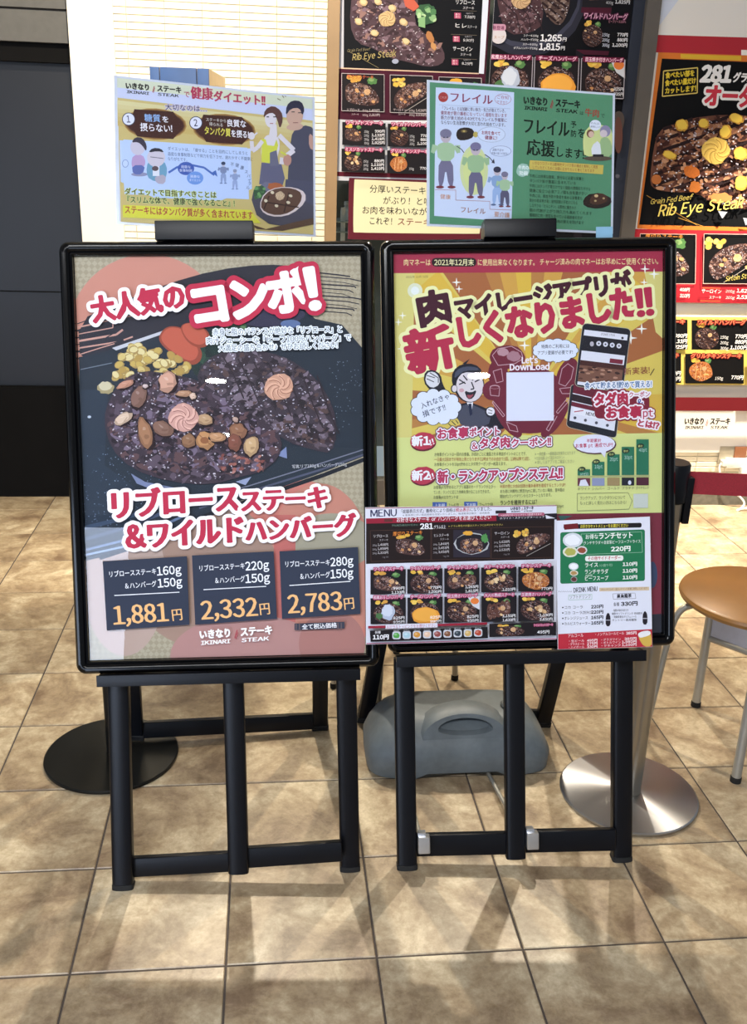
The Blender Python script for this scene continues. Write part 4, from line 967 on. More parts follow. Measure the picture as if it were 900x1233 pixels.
A.poly(smooth_poly([(300, 232), (320, 228), (379, 245), (379, 262), (360, 275), (312, 268)]), '#4c4a56'); A.poly([(297, 268), (320, 276), (379, 262), (379, 270), (340, 278), (310, 276)], '#5c4636')
leafy(A, 313, 232, 7, 8, 12, ('#4d7a4c', '#3f6440', '#6a9a5c', '#38583c')); A.ell(332, 225, 10, 5, '#a8603c', 5, .1)
A.poly(smooth_poly([(312, 248), (318, 232), (335, 225), (356, 226), (368, 232), (368, 244), (352, 258), (334, 262), (318, 258)]), '#d9c9c6'); A.poly(smooth_poly([(313, 248), (319, 233), (335, 226), (354, 227), (364, 233), (362, 245), (350, 256), (334, 260), (319, 256)]), '#5e4438')
A.line([(324, 236), (318, 252)], 1.4, '#38261f'); A.line([(322, 244), (360, 250)], 1.4, '#38261f'); A.line([(348, 232), (342, 256)], 1.4, '#38261f'); butter(A, 337, 236, 5.5, '#d8c09c', '#8a6a50')
for x, y in ((350, 236), (320, 242), (333, 248), (347, 244), (328, 232)): A.ell(x, y, 2.4, 1.8, '#d8ccae', 20, .1, 8)
A.build(s)

hr, s = holder(SR, .43, .305, 'green sign with a white panel of drawn old people, clipped above the right poster', None, PR.pt(-.02, .01, -.02), 0)
top_clip(hr, PR, -.098, .057)
sheet('holder_tongue', Plane(SR.P, SR.e, SR.u), -.04, -.20, .04, -.13, .004, BLACKM, hr, -.003)
o = obox('blue_note', PR.pt(.17, .012, -.03), (PR.e, PR.u, PR.n), (.018, .016, .001), mat('blue_note_paper', '#7fb0cf', .5), hr); o['label'] = 'small blue slip behind the clamp'
A = Art(Plane(SR.P+SR.n*.0002, SR.e, SR.u), (-.209, -.1475, .209, .1475), 0.0, 7e-6)
A.quad(480, 60, 780, 320, '#578f6b')
A.poly(smooth_poly([(525, 105), (525, 105.2), (572, 107.5), (619, 111), (619.5, 111.5), (618, 190), (616.5, 266), (616, 266.5), (570, 263.5), (523.5, 260), (523, 259.5), (524, 180)]), '#cdd9ef')
A.ell(534, 117, 6, 6, '#a83c3a'); A.text('これが', 529.5, 118.5, 538.5, 119, 3, '#e0b0a8'); A.text('フレイル', 541, 123, 594, 126.5, 12.5, '#8c3a58', .0, pen=(.45, .1))
A.loop([(606+10*math.cos(k*.5236), 119.5+6.5*math.sin(k*.5236)) for k in range(12)], .5, '#b07088'); A.text('ご存知', 598.5, 119, 613, 120, 4.6, '#a04a68', .01); A.text('ですか？', 598, 125, 613, 126, 4.4, '#a04a68', .01)
A.line([(529, 126), (615, 131)], .4, '#9aa8c0')
for k, (st, c_) in enumerate((('「フレイル」とは加齢に伴い体力・気力が衰えていき、', '#5c4a64'), ('健常者が要介護者になっていく過程を言います', '#8a4a60'), ('筋力が衰え始める40代でもフレイル予備軍に', '#6a4a64'), ('ならない生活習慣が大切と言われ始めています。', '#4a4458'))): A.text(st, 531, 132.5+k*5.7, 611, 136+k*5.7, 4.9, c_, .012)
A.poly(smooth_poly([(549, 162), (552, 155), (562, 153), (571, 156), (571, 165), (562, 169), (552, 169)]), '#2e2624'); A.ell(559, 158, 4, 2, '#6a5a3a'); A.ell(559, 158, 1.6, 1, '#c9b060'); A.ell(573, 162, 3, 3.5, '#c2b05c')
A.ell(592, 162, 17, 9.5, '#9aa6bc'); A.ell(592, 162, 16.4, 9, '#d3def2'); A.text('お肉を食べて', 580, 162, 603, 163.5, 5, '#8c2c44', .02); A.text('健康に!', 584, 168, 599, 169, 5, '#8c2c44', .02)
A.ell(571, 205, 17, 30, '#cfd8a0'); A.ell(571, 205, 13, 26, '#d3dc94')
fig(537, 226, 70, '#7c7890', '#c2b4bc', '#a7c49c', '#75718c'); fig(573, 238, 66, '#7a7494', '#c2b4bc', '#9cbc90', '#6c6884'); fig(599, 247, 46, '#33344c', '#c8bcc4', '#8aa6cc', '#9ab4dc', shoes='#5a6a90'); fig(608, 249, 42, '#7c7890', '#c2b4bc', '#a7c49c', '#5c5a72')
A.line([(550, 176), (556, 180), (559, 184)], 1, '#38384a'); A.line([(584, 186), (590, 190), (594, 195)], 1, '#38384a'); A.poly([(592, 196), (596, 197), (595, 191)], '#38384a')
A.ell(603, 182, 13, 6.5, '#7f8cb0'); A.ell(603, 182, 12.4, 6, '#d3def2'); A.text('運動不足や', 593, 182, 607, 183, 3.4, '#3f4f80', .01); A.text('栄養の偏りが原因に', 592, 186, 613, 187, 3.2, '#3f4f80', .01)
A.line([(524, 228.5), (549, 229), (549, 241), (590, 242.5), (590, 252), (616, 253)], .5, '#b0706c')
A.text('健康', 530, 239.5, 543, 240.5, 6, '#c99a84', .01); A.text('フレイル', 554, 256, 585, 258.5, 7.5, '#9c6a5c', .0, pen=(.2, .05)); A.text('要介護', 595, 261, 614, 262.5, 6.4, '#c99a84', .01)
logo(A, 630, 125.5, 699, 131, 10, '#1c2a22')
A.text('は', 698, 138.5, 703, 139, 5, '#24382c'); A.text('牛肉', 704, 140, 722, 142, 10, '#a2483c', .0, pen=(.3, .1)); A.text('で', 723, 142, 729, 142.5, 5.5, '#24382c')
A.text('フレイル', 629, 161, 686, 166, 20, '#17261c', .01, pen=(.6, .1)); A.text('予', 687, 154, 694.5, 154.6, 8.5, '#17261c', .01); A.text('防', 687, 165, 694.5, 165.6, 8.5, '#17261c', .01); A.text('を', 695, 166, 706, 167, 12, '#17261c', .01)
A.text('応援', 634, 187, 668, 190, 20, '#17261c', .01, pen=(.6, .1)); A.text('します!!', 668, 189, 706, 193, 13, '#17261c', .01, pen=(.2, .1))
A.poly(smooth_poly([(702, 175), (703, 160), (712, 150), (726, 150), (739, 158), (738, 190), (704, 190)]), '#cfd890'); A.ell(717, 151, 7, 6.5, '#dfe4ee'); A.text('それは', 711, 150, 722, 150.6, 3, '#6f7a90'); A.text('美味しい!', 711, 154, 723, 154.6, 3, '#6f7a90')
A.ell(711, 161, 4.5, 5, '#7a5240'); A.ell(712, 162, 3.4, 3.8, '#d8b8a4'); A.ell(729, 158, 6.5, 7, '#8d88a4'); A.ell(727, 161, 4.5, 4.5, '#d2c3c6'); A.poly(smooth_poly([(722, 168), (730, 164), (737, 172), (737, 189), (722, 189)]), '#9cb884'); A.poly(smooth_poly([(712, 176), (722, 168), (725, 190), (713, 189)]), '#dfe2e6'); A.ell(720, 191, 17, 3, '#5c5044'); A.quad(714, 186, 727, 189, '#2c2a2e')
A.poly([(638, 193), (727, 199), (726, 210), (637, 204)], '#c9b65a'); A.text('いきなり!ステーキは動物性タンパク質の補給を美味しく実施', 641, 198.5, 720, 203.5, 4.2, '#8c4030', .01); A.text('していただくために全国に広がりたいと考えております', 641, 203.5, 716, 208, 4.2, '#8c4030', .01)
A.ell(630, 205, 8, 8, '#9fc4b4', 0, .08); A.text('牛肉の', 624, 204, 637, 204.6, 5, '#eef4ee', .02); A.text('効能', 625, 211, 636, 211.6, 5.4, '#eef4ee', .02)
for k, (st, w_) in enumerate((('牛肉には良質な脂質、鉄分など必要な栄養と', 68), ('タンパク質が豊富に含まれている', 58), ('牛肉にはタンパク質だけでなく脂肪の燃焼をたすける', 76), ('健康に役立つ必須アミノ酸も含有量が多い', 72), ('牛肉には、貧血予防や免疫を高める栄養素も', 66), ('鉄分の吸収率が高く疲労回復の手助けになる', 60), ('しなやかな「カルニチン」は筋肉に働きかけ', 58), ('脂の代謝が上がり持久力も高めてくれます', 78), ('積極的に肉・野菜を食べている高齢者の方が', 66), ('老化を遅らせ骨や筋肉の衰えを防げます', 68))):
    y = 214+k*5.8-(k//2)*0.2+(k//2)*.4; A.text(st, 637.5, y, 637.5+w_*.97, y+w_*.055, 4.4, '#2a4434', .008)
A.poly(smooth_poly([(702, 240), (712, 232), (735, 236), (737, 246), (722, 252), (703, 249)]), '#2f2622'); A.poly(smooth_poly([(710, 240), (716, 232), (730, 234), (733, 242), (722, 247), (711, 246)]), '#4e3428'); A.ell(718, 236, 2.4, 1.8, '#c9ae7c'); A.ell(727, 239, 1.5, 1.2, '#b39a6a'); A.ell(717, 242, 1.5, 1.2, '#b39a6a')
A.build(s)

# ================================================================== LOOSE MENU SHEETS tucked in the right easel
def food(A, x0, y0, x1, y1, kind, sl=0.0, bg='#1e1b20'):
    """small printed dish photograph in a px rectangle"""
    w, h = x1-x0, y1-y0; cx, cy = (x0+x1)/2, (y0+y1)/2; r = A.rng
    if bg: A.quad(x0, y0, x1, y1, bg, sl)
    cy += sl*w/2; fx = w*.46; fy = h*.42
    dark = '#4a3534'; cs = ('#2e2022', '#6a4a44', '#7d6058', '#3e2a2a', '#8c7068')
    def blob(px, py, rx, ry, ir=.1, n=12): return [(px+rx*(1+ir*r.uniform(-1, 1))*math.cos(2*math.pi*k/n), py+ry*(1+ir*r.uniform(-1, 1))*math.sin(2*math.pi*k/n)) for k in range(n)]
    if kind in ('steak', 'burger', 'combo', 'egg', 'radish', 'cheese', 'chicken', 'slices', 'mush'):
        for k in range(int(6)): A.ell(x0+w*.28+r.uniform(-.14, .14)*w, y0+h*.16+r.uniform(-.06, .06)*h, w*.07, h*.06, r.choice(('#d8b04a', '#c9984a', '#e0c060')), up=False)
        A.z += A.dz
        A.ell(x0+w*.72, y0+h*.2, w*.11, h*.1, '#4f7a48', irr=.2); A.ell(x0+w*.7, y0+h*.17, w*.06, h*.05, '#7fa068', irr=.2)
    n = max(14, int(w*h/18)); s = max(1.0, w*.055)
    if kind == 'steak': meat(A, [(x0+w*.08, y0+h*.55), (x0+w*.1, y0+h*.28), (x0+w*.4, y0+h*.22), (x0+w*.75, y0+h*.4), (x0+w*.93, y0+h*.75), (x0+w*.7, y0+h*.88), (x0+w*.4, y0+h*.84), (x0+w*.12, y0+h*.76)], n, s, dark, cs)
    elif kind == 'sirloin': 
        corn(A, x0+w*.05, y0+h*.08, x0+w*.38, y0+h*.3, 12, w*.06, ('#d8b04a', '#e0a040', '#e6c468'))
        meat(A, [(x0+w*.08, y0+h*.6), (x0+w*.25, y0+h*.35), (x0+w*.55, y0+h*.2), (x0+w*.92, y0+h*.2), (x0+w*.96, y0+h*.4), (x0+w*.7, y0+h*.65), (x0+w*.25, y0+h*.95), (x0+w*.12, y0+h*.85)], n, s, dark, cs)
        A.line([(x0+w*.35, y0+h*.98), (x0+w*.95, y0+h*.55)], .6, '#a9a4a2')
    elif kind == 'fillet': 
        A.poly(blob(cx, cy, w*.48, h*.4, .05), '#a9adb4'); A.poly(blob(cx, cy, w*.45, h*.37, .05), '#24222a'); meat(A, blob(cx, cy+h*.08, w*.34, h*.3), n, s, dark, cs); A.ell(x0+w*.85, y0+h*.3, w*.1, h*.16, '#4f8a50', irr=.2); A.ell(x0+w*.4, y0+h*.12, w*.14, h*.08, '#d8a040', irr=.1)
    elif kind == 'combo': meat(A, blob(cx-w*.2, cy+h*.05, w*.24, h*.3), n//2, s, dark, cs); meat(A, blob(cx+w*.2, cy, w*.22, h*.26), n//2, s, '#5a3e36', cs)
    elif kind == 'slices':
        for k in range(5): meat(A, blob(x0+w*(.25+.12*k), cy+h*(.12-.04*k), w*.1, h*.3), n//6, s, '#5a3c36', cs)
    elif kind == 'chicken':
        meat(A, blob(cx, cy+h*.08, w*.4, h*.36, .08), n, s, '#a8683c', ('#8c4c28', '#c98850', '#d8a468', '#7a4026', '#b87444'))
        for k in range(3): A.line([(x0+w*(.35+.15*k), y0+h*.35), (x0+w*(.3+.15*k), y0+h*.85)], max(.6, w*.02), '#e0b080')
    else:
        meat(A, blob(cx, cy+h*.1, w*.43, h*.4, .04), n, s, dark, cs, grill=(1, .5, max(3, w*.11)))
    if kind == 'radish': A.ell(cx-w*.0, cy+h*.05, w*.2, h*.3, '#a9b4cc', 10, .12); A.ell(cx-w*.02, cy, w*.15, h*.22, '#c3ccde', 10, .15); A.ell(cx-w*.25, cy+h*.2, w*.1, h*.12, '#4a7048', irr=.2)
    if kind == 'cheese':
        A.ell(cx+w*.02, cy+h*.22, w*.4, h*.34, '#d8953c', 0, .05); A.ell(cx, cy+h*.18, w*.34, h*.26, '#e2a54a', 0, .05)
    if kind == 'egg': A.poly([(x1, y0+sl*w), (x1, y0+h*.5), (x0+w*.8, y0+h*.35), (x0+w*.66, y0+h*.02+sl*w*.6)], '#c9ccd6'); A.ell(x0+w*.86, y0+h*.16, w*.12, h*.12, '#d8793c')
    if kind in ('steak', 'burger', 'egg', 'combo', 'chicken', 'slices', 'sirloin', 'fillet', 'mush'):
        butter(A, cx+(w*.1 if kind != 'combo' else -w*.2), cy-h*.02, max(1.6, w*.075), '#d8b48c', '#9a7050')
        for k in range(4 if kind in ('sirloin', 'fillet', 'steak') else 2): A.ell(cx+r.uniform(-.3, .3)*w, cy+r.uniform(-.15, .28)*h, max(.8, w*.045), max(.7, w*.035), r.choice(('#d8b88c', '#c99a6c', '#b98458')), 20, .15, 8)
    if kind == 'mush':
        for k in range(6): A.ell(cx+r.uniform(-.25, .25)*w, cy+r.uniform(-.2, .15)*h, w*.07, h*.07, r.choice(('#c9a880', '#a8805c', '#d8c09c')), r.uniform(0, 90), .2, 8)

PM = Plane(PR.P+PR.n*.0135, PR.e, PR.u)
def pxcorners(pl, q, t, name, parent):
    P = [pl.pt(*pl.ab(*p)) for p in q]; vs = P+[p-pl.n*t for p in P]
    return world_mesh(name, vs, [(0, 1, 2, 3), (7, 6, 5, 4), (0, 4, 5, 1), (1, 5, 6, 2), (2, 6, 7, 3), (3, 7, 4, 0)], PAPER, parent)
def off_px(pl, x, y, c): return on_plane(x, y, pl.P+pl.n*c, pl.n)
_tl, _bl, _br = off_px(PL, 440, 611, .0135), off_px(PL, 441, 776, .0135), off_px(PR, 671, 770, .0135)
_e = (_br-_bl).normalized(); _u = (_tl-_bl); _u = (_u-_e*_u.dot(_e)).normalized(); PMA = Plane((_bl+_br)/2, _e, _u)
ma = thing('menu_sheet', 'landscape steak menu with rows of dish photos, bridging the gap between posters', 'menu', PMA.pt(0, 0))
s = pxcorners(PMA, [(440, 611), (669.4, 608), (669.6, 770), (441, 776)], .0012, 'menu_card', ma)
A = Art(Plane(PMA.P+PMA.n*.0002, PMA.e, PMA.u), None, 0.0, 6e-6)
A.poly([(440.5, 611.5), (670.5, 608.5), (670.6, 769.5), (441.4, 775.5)], '#d3d6e6'); A.line([(440.5, 612), (670.5, 608.8)], 1, '#8c3a50'); A.line([(441.6, 775), (670.5, 769)], 1.6, '#b07890')
A.text('MENU', 446, 622.5, 478.5, 621.5, 8.6, '#3a3c5c', .0, pen=(.35, .05))
A.text('「総額表示方式」義務化により価格は', 481, 618.5, 549, 616.5, 5, '#3a3a4a', .01); A.text('税込表示', 549, 616.5, 566, 616, 5, '#b03a50', .02); A.text('になりました。', 566, 616, 595, 615, 5, '#3a3a4a', .01)
A.text('※新税率に伴い商品価格を改定いたしました。軽減税率対象外・店内飲食', 485, 621.8, 590, 618.8, 2.6, '#4a4a58')
A.poly([(441, 624.3), (600, 620.5), (600, 627.5), (441, 630.5)], '#8c2438'); A.poly([(598, 620.8), (671, 618), (671, 625.5), (598, 627.5)], '#23202a'); A.quad(463, 625, 473, 628.5, '#5c3030', -.02)
A.text('お好きなステーキ or ハンバーグをお選びください', 477.5, 629, 592, 625.5, 6, '#e8dfe8', .01)
A.quad(597, 614.8, 610, 618.5, '#2a2830', -.02); A.quad(600, 618.2, 656, 622, '#a85a74', -.02, 1.6); A.text('+200円でガーリックライス変更できます', 603, 622, 653, 620.2, 2.6, '#ecdce4'); A.text('ホワイト・ステリングターニップ', 602, 625.6, 656, 623.6, 2.8, '#d8d8e0')
logo(A, 615, 614.5, 643, 613.5, 4, '#23233a'); A.poly([(657, 620), (669, 624), (658, 624.5)], '#d3d6e6')
A.poly([(441, 630.5), (600, 627.2), (668, 625), (667.5, 673.2), (441, 679)], '#231b1c')
A.text('グラム単位でお好きなサイズにカット', 472, 634, 504, 633.2, 2.6, '#7a9a8c'); A.text('281', 506, 637.2, 522, 636.8, 6.6, '#e6e6ee', .03, pen=(.25, .2)); A.text('グラム以上', 522.5, 637, 537, 636.5, 4.6, '#e6e6ee', .01); A.text('※グラム単位の計量はスタッフにお声かけください', 540, 635, 606, 633, 2.8, '#b8a858')
A.loop([(446, 639), (519, 637), (519, 674), (447, 676)], .3, '#5c4038'); A.loop([(520, 637), (591, 635.5), (591, 672.5), (520, 674)], .3, '#5c4038'); A.loop([(592, 635.5), (665, 634), (665, 671), (592, 672.5)], .3, '#5c4038')
food(A, 473, 641, 517, 673, 'steak', 0, None); food(A, 546, 638, 590, 671, 'fillet', 0, '#2e2a36'); food(A, 617, 635, 665, 670, 'sirloin', 0, None)
A.text('厚切りステーキ', 473, 645.5, 509, 643.5, 5.4, '#d8843c', .01)
for x, y, a, c in ((449, 647.5, 'リブロース', ('1,408円', '1,859円', '2,310円')), (522, 646.5, 'ヒレステーキ', ('1,848円', '2,453円', '3,058円')), (595, 644, 'サーロイン', ('1,628円', '2,079円', '2,530円'))):
    A.text(a, x, y, x+18.5, y-.5, 4, '#cfcad0'); A.text('ステーキ', x+7.5, y+4, x+18.5, y+3.8, 2.8, '#b0acb4')
    for k, p in enumerate(c): A.text(p, x+5.5, y+10+k*4.8, x+18.5, y+9.7+k*4.8, 3.6, '#dcd8de', .01); A.text('200g', x-.5, y+10+k*4.8, x+4.6, y+9.8+k*4.8, 2, '#b0acb4')
    A.text('+1g 7円', x+11, y+24.3, x+18.5, y+24.1, 2.2, '#8c8890')
row1 = ('steak', 'burger', 'combo', 'mush', 'chicken'); row2 = ('radish', 'cheese', 'egg', 'slices', 'mush')
n1 = ('ワイルドステーキ', 'ワイルドハンバーグ', 'ワイルドコンボ', 'ステーキ＆チキン', 'チキンステーキ'); n2 = ('和風おろしハンバーグ', 'チーズハンバーグ', '目玉焼きハンバーグ', '大人の熟成ステーキ', '生姜焼きハンバーグ')
xs = (446, 490, 534, 578, 622); pr = (('990円', '1,133円'), ('770円', '1,100円'), ('1,265円', '1,815円'), ('1,210円',), ('770円',)); p2 = (('825円', '935円'), ('825円', '990円'), ('825円', '935円'), ('1,155円', '1,639円'), ('1,100円', '1,650円'))
for k, x in enumerate(xs):
    for (ys, ye, kinds, nm, prr) in ((686, 715.5, row1, n1, pr), (720, 751, row2, n2, p2)):
        y0 = ys-k*1.15; y1 = ye-k*1.1; food(A, x, y0, x+42.3, y1, kinds[k], -.025)
        A.text(nm[k], x+3.5, y0+1.2, x+39.5, y0+.2, 4.4, '#d8c6d6', .02, [('#a8456c', .9)])
        for j, p in enumerate(prr[k]): A.text(p, x+27-(2 if len(p) > 4 else 0), y1-5.5+j*5-(0 if len(prr[k]) > 1 else -4), x+41, y1-5.9+j*5-(0 if len(prr[k]) > 1 else -4), 4, '#eeeef4', .02)
A.poly([(442, 752), (584.5, 747.6), (584.5, 750.5), (442, 755)], '#8c2438'); A.quad(463, 750.3, 525, 755.5, '#d3d6e6', -.03); A.text('お好きなトッピングをお選びください', 464, 755.6, 524, 753.6, 4.6, '#a8456c', .01)
A.poly([(444, 757.5), (585, 753), (585.5, 766.5), (445, 771)], '#1d1b20')
A.text('各種', 450, 761.5, 457, 761.2, 3.6, '#e6e6ee', .01); A.text('110円', 447.5, 768.5, 467, 768, 6.2, '#e6e6ee', .03, pen=(.15, .1))
for k, c_ in enumerate(('#4f9a4a', '#9fc0d0', '#c98e3c', '#d8b8a0', '#8c4a48', '#7a5038', '#34404c', '#c9a868', '#b04a38')):
    x = 476+k*12.2; y = 763.3-k*.4; A.quad(x-5, y-4.8, x+5, y+4.6, '#bfc4d0', 0, 2.6); A.ell(x, y, 4, 3.4, c_, 0, .12); A.ell(x-1, y-1, 1.8, 1.3, mixc(c_, '#ffffff', .3), 0, .2, 8); A.text(('ねぎ', 'おろし', 'コーン', 'ガーリック', 'ベーコン', 'ソース', '黒こしょう', 'チーズ', 'キムチ')[k], x-4, y-5, x+4, y-5.2, 2, '#c9c9d4')
A.quad(587, 749.2, 667, 765.3, '#1e1b20', -.025); food(A, 591, 749, 632, 765, 'burger', -.02, None); A.text('ワイルドカットステーキ', 640, 752.5, 663, 751.7, 3, '#d8c6d6', .01, [('#a8456c', .6)]); A.text('495円', 644, 761.5, 659, 761, 4.4, '#eeeef4', .02); A.text('ごはんとの相性ばつぐん', 640, 765, 664, 764.4, 2.2, '#b0acb4')
A.build(s)

mb = thing('menu_sheet', 'upright lunch set and drink menu card with a green panel, beside the landscape steak menu', 'menu', PM.pt(.16, -.895))
PM2 = Plane(PM.P+PM.n*.0016, PM.e, PM.u)
s = pxcorners(PM2, [(670, 627), (783, 622), (786, 779), (672, 782)], .0012, 'menu_card', mb)
A = Art(Plane(PM2.P+PM2.n*.0002, PM2.e, PM2.u), None, 0.0, 6e-6)
A.poly([(670.3, 627.5), (782.6, 622.5), (785.6, 778.6), (672.4, 781.6)], '#d6daea')
A.quad(679, 631.5, 773, 637.2, '#1f1d20', -.022, 2); A.poly([(679, 631.5), (696, 630), (697, 636.5), (680, 638)], '#6a2028'); A.text('お好きなセットメニューをお選びください', 699, 636, 757, 634.8, 4.4, '#d3c84a', .02)
A.quad(675, 641, 777, 703, '#23704c', -.035, 2.5); A.loop([(700, 643), (773, 640.4), (774, 665), (706, 667.5)], .4, '#9cc4ac')
for x, y, rx, ry, c1, c2 in ((690, 650.5, 12, 9, '#c9d0da', '#e2e6ee'), (687, 664.5, 9, 6.5, '#cfd3c6', '#a8a858'), (701, 662.5, 6.5, 5, '#cfcfd3', '#8c4a38'), (691, 682, 6, 4.5, '#c9d0da', '#e6e8f0'), (691.5, 690, 5, 3.4, '#cfd3c6', '#a88858'), (691.5, 697.5, 4, 3.6, '#8c8a8e', '#5c3430')):
    A.ell(x, y, rx, ry, c1); A.ell(x, y, rx*.75, ry*.7, c2, 0, .1)
A.text('お得な', 705, 649.5, 721, 649, 6, '#e6ece8', .01); A.text('ランチセット', 721, 649.5, 763, 648, 8, '#e6ece8', .02, pen=(.15, .1)); A.text('ランチサラダ＋自家製ビーフスープ＋ライス', 703, 656, 772, 653.8, 4.4, '#e6ece8', .01); A.text('220円', 736, 664.5, 760, 663.5, 6.6, '#e6ece8', .03, pen=(.2, .15))
A.quad(705, 669.5, 751, 676, '#dce2e0', -.02, 2.5); A.text('その他サイドオーダー', 708, 675, 748, 673.8, 5, '#b03a50', .02)
for k, (st, w_) in enumerate((('ライス', 17), ('ランチサラダ', 29), ('ビーフスープ', 29))):
    y = 683.5+k*8; A.text(st, 704, y, 704+w_, y-.6, 6, '#e6ece8', .01); A.text('110円', 750, y-1.6, 768, y-2.2, 5, '#e6ece8', .03, pen=(.12, .1))
A.text('(小盛り可)', 722, 682.5, 738, 682, 3.4, '#9cc4ac'); A.text('自家製', 705, 694.5, 714, 694.2, 2.8, '#c9dccf')
for k in range(7): A.line([(673+k*2.4, 713), (674+k*2.4, 711.6)], .5, '#3a3a44')
A.text('DRINK MENU', 691, 713.5, 720, 711.5, 5.6, '#34343e', .02); A.quad(722, 707.7, 782, 712, '#cbb89c', -.02); A.text('冷たいドリンク・温かいドリンク各種ご用意しております', 724, 711.3, 780, 709.6, 2.8, '#7a5a4c')
A.loop([(685, 716.5), (713, 715.5), (713, 721.5), (685, 722.5)], .4, '#7aa890'); A.text('ソフトドリンク', 686, 721.5, 712, 720.5, 5, '#4a5a58', .0); A.loop([(738, 715), (765, 714), (766, 720.5), (739, 721.5)], .4, '#6a6a78'); A.text('黒烏龍茶', 743, 720.5, 761, 719.5, 5, '#30303c', .03)
for k, (st, p) in enumerate((('コカ コーラ', '220円'), ('コカ コーラZERO', '220円'), ('オレンジジュース', '165円'), ('カルピスウォーター', '165円'))):
    y = 733.5+k*6.5; w_ = (23, 33, 29, 32)[k]; A.ell(678, y-2, .9, .9, '#30303c'); A.text(st, 679.5, y, 679.5+w_, y-.6, 4.2, '#34343e', .01); A.text(p, 712, y-.6, 727, y-1.2, 4.6, '#2a2a34', .03, pen=(.12, .1))
A.text('各種', 739, 730, 746, 729.7, 4.6, '#34343e', .01); A.text('330円', 748, 730, 768.5, 729, 5.6, '#2a2a34', .03, pen=(.15, .1))
for k, st in enumerate(('・脂肪の吸収を抑える', '焼酎のソフトドリンク 特保飲料', '・烏龍茶重合ポリフェノール', 'サントリー黒烏龍茶')): A.text(st, 737, 736.5+k*3.9, 737+(20, 37, 30, 30)[k], 736+k*3.9, 3, '#4a4a56', .01)
for x, y in ((732.5, 746), (777, 744)):
    A.poly(smooth_poly([(x-2.8, y+8), (x-3, y-3), (x-1, y-8), (x+1, y-8), (x+3, y-3), (x+2.8, y+8)]), '#26222a'); A.quad(x-2.9, y, x+2.9, y+1.2, '#9a9aa8')
A.poly([(672.3, 763.5), (785.4, 757.5), (785.6, 778.6), (672.4, 781.6)], '#b02c3c')
A.text('アルコール', 684, 768, 703, 767, 4.8, '#ecdce0', .01); A.text('・ノンアルコールビール', 716, 765.8, 752, 764, 3.8, '#ecdce0', .01); A.text('385円', 754, 764.4, 767, 763.8, 4, '#f0e6ea', .03)
for k in range(3):
    A.text(('・生ビール', '・グラスビール', '・ハイボール')[k], 684, 773.5+k*3.8, 704, 772.7+k*3.8, 3.2, '#ecdce0', .01); A.text(('495円', '275円', '330円')[k], 707, 773+k*3.8, 720, 772.4+k*3.8, 3.6, '#f0e6ea', .03)
    A.text(('・グラスワイン', '・ボトルワイン', '・デキャンタ')[k], 723, 772+k*3.6, 748, 771+k*3.6, 3.2, '#ecdce0', .01); A.text(('385円', '1,980円', '1,100円')[k], 752-(3 if k else 0), 771+k*3.6, 767, 770.4+k*3.6, 3.6, '#f0e6ea', .03)
A.poly(smooth_poly([(768, 763), (774, 760), (783, 759), (785, 768), (785, 778), (776, 778.5), (771, 772)]), '#c9a850'); A.poly(smooth_poly([(768, 763), (773, 760), (783, 759), (784, 764), (776, 767), (770, 768)]), '#dfe0e6')
A.build(s)

# ================================================================== POSTERS ON THE SHOP FRONT
def wall_poster(name, label, q, t, col, y, cat='poster', mats=None, off=0):
    """q: corners in the photograph lying on the plane y"""
    pl = Plane((0, y, 0), (1, 0, 0), (0, 0, 1)); P = [pl.pt(*pl.ab(*p)) for p in q]
    th = thing(name, label, cat, (sum(p.x for p in P)/len(P), y, min(p.z for p in P)))
    vs = P+[p-pl.n*t for p in P]; n = len(P)
    sh_ = world_mesh('poster_sheet', vs, [tuple(range(n)), tuple(range(2*n-1, n-1, -1))]+[(i, n+i, n+(i+1) % n, (i+1) % n) for i in range(n)], mats or PAPER, th)
    zz = [p.z for p in P]; xx = [p.x for p in P]
    A = Art(Plane(pl.P+pl.n*.0003, pl.e, pl.u), (min(xx), min(zz), max(xx), max(zz)), 0.0, 8e-6, 2.5)
    return th, sh_, A
# upright menu board, left half: big steak, small dishes
def V(x, y, yy):   # a vertical on the wall through (x, y): its x at height yy
    return x+(342-x)*(yy-y)/(3890-y)
TOP = -120
th, s, A = wall_poster('menu_board', 'maroon menu board with a big steak photo on top, left half of the glass', [(V(407, 90, TOP), TOP), (V(585, 90, TOP)-0, TOP), (V(585, 90, 222), 222.5), (V(407, 90, 213), 213)], .004, None, 2.742)
A.poly([(380, -130), (640, -130), (640, 145), (380, 145)], '#45162a')
A.poly([(380, 142.5), (640, 154), (640, 240), (380, 240)], '#c3c6d0')
A.poly([(380, 206), (640, 213), (640, 218), (380, 211.5)], '#5c1c2c')
A.poly([(409, -130), (600, -130), (577, 89), (408, 82)], '#b5b6c2'); A.poly([(415, -130), (589, -125), (577, 88), (414, 81.5)], '#0d0f15')
A.line([(408, 82), (577, 88.6)], 1.2, '#d8b8a0'); A.poly([(588, -130), (597, -130), (583, 89), (577, 88.5)], '#cfd6e8')
meat(A, [(421, 30), (424, -10), (440, -50), (500, -70), (505, 5), (498, 25), (512, 42), (530, 52), (537, 68), (532, 78), (515, 81), (490, 74), (468, 70), (450, 58), (430, 52)], 300, 6, '#4e3c44', ('#382a30', '#624e58', '#7a6470', '#463239', '#8c6c68'))
for x, y in ((438, 3), (455, 2), (472, 10), (432, 26), (486, 27), (489, 50), (451, 40)): A.ell(x, y, 5, 4.2, '#b9a078', 30, .15, 10); A.ell(x-.5, y-.5, 3.6, 3, '#cdb992', 30, .15, 10)
butter(A, 466, 23, 10, '#cdb284', '#8c6c4c'); A.poly([(486, 0), (497, -2), (505, 8), (498, 14), (488, 8)], '#b85a48')
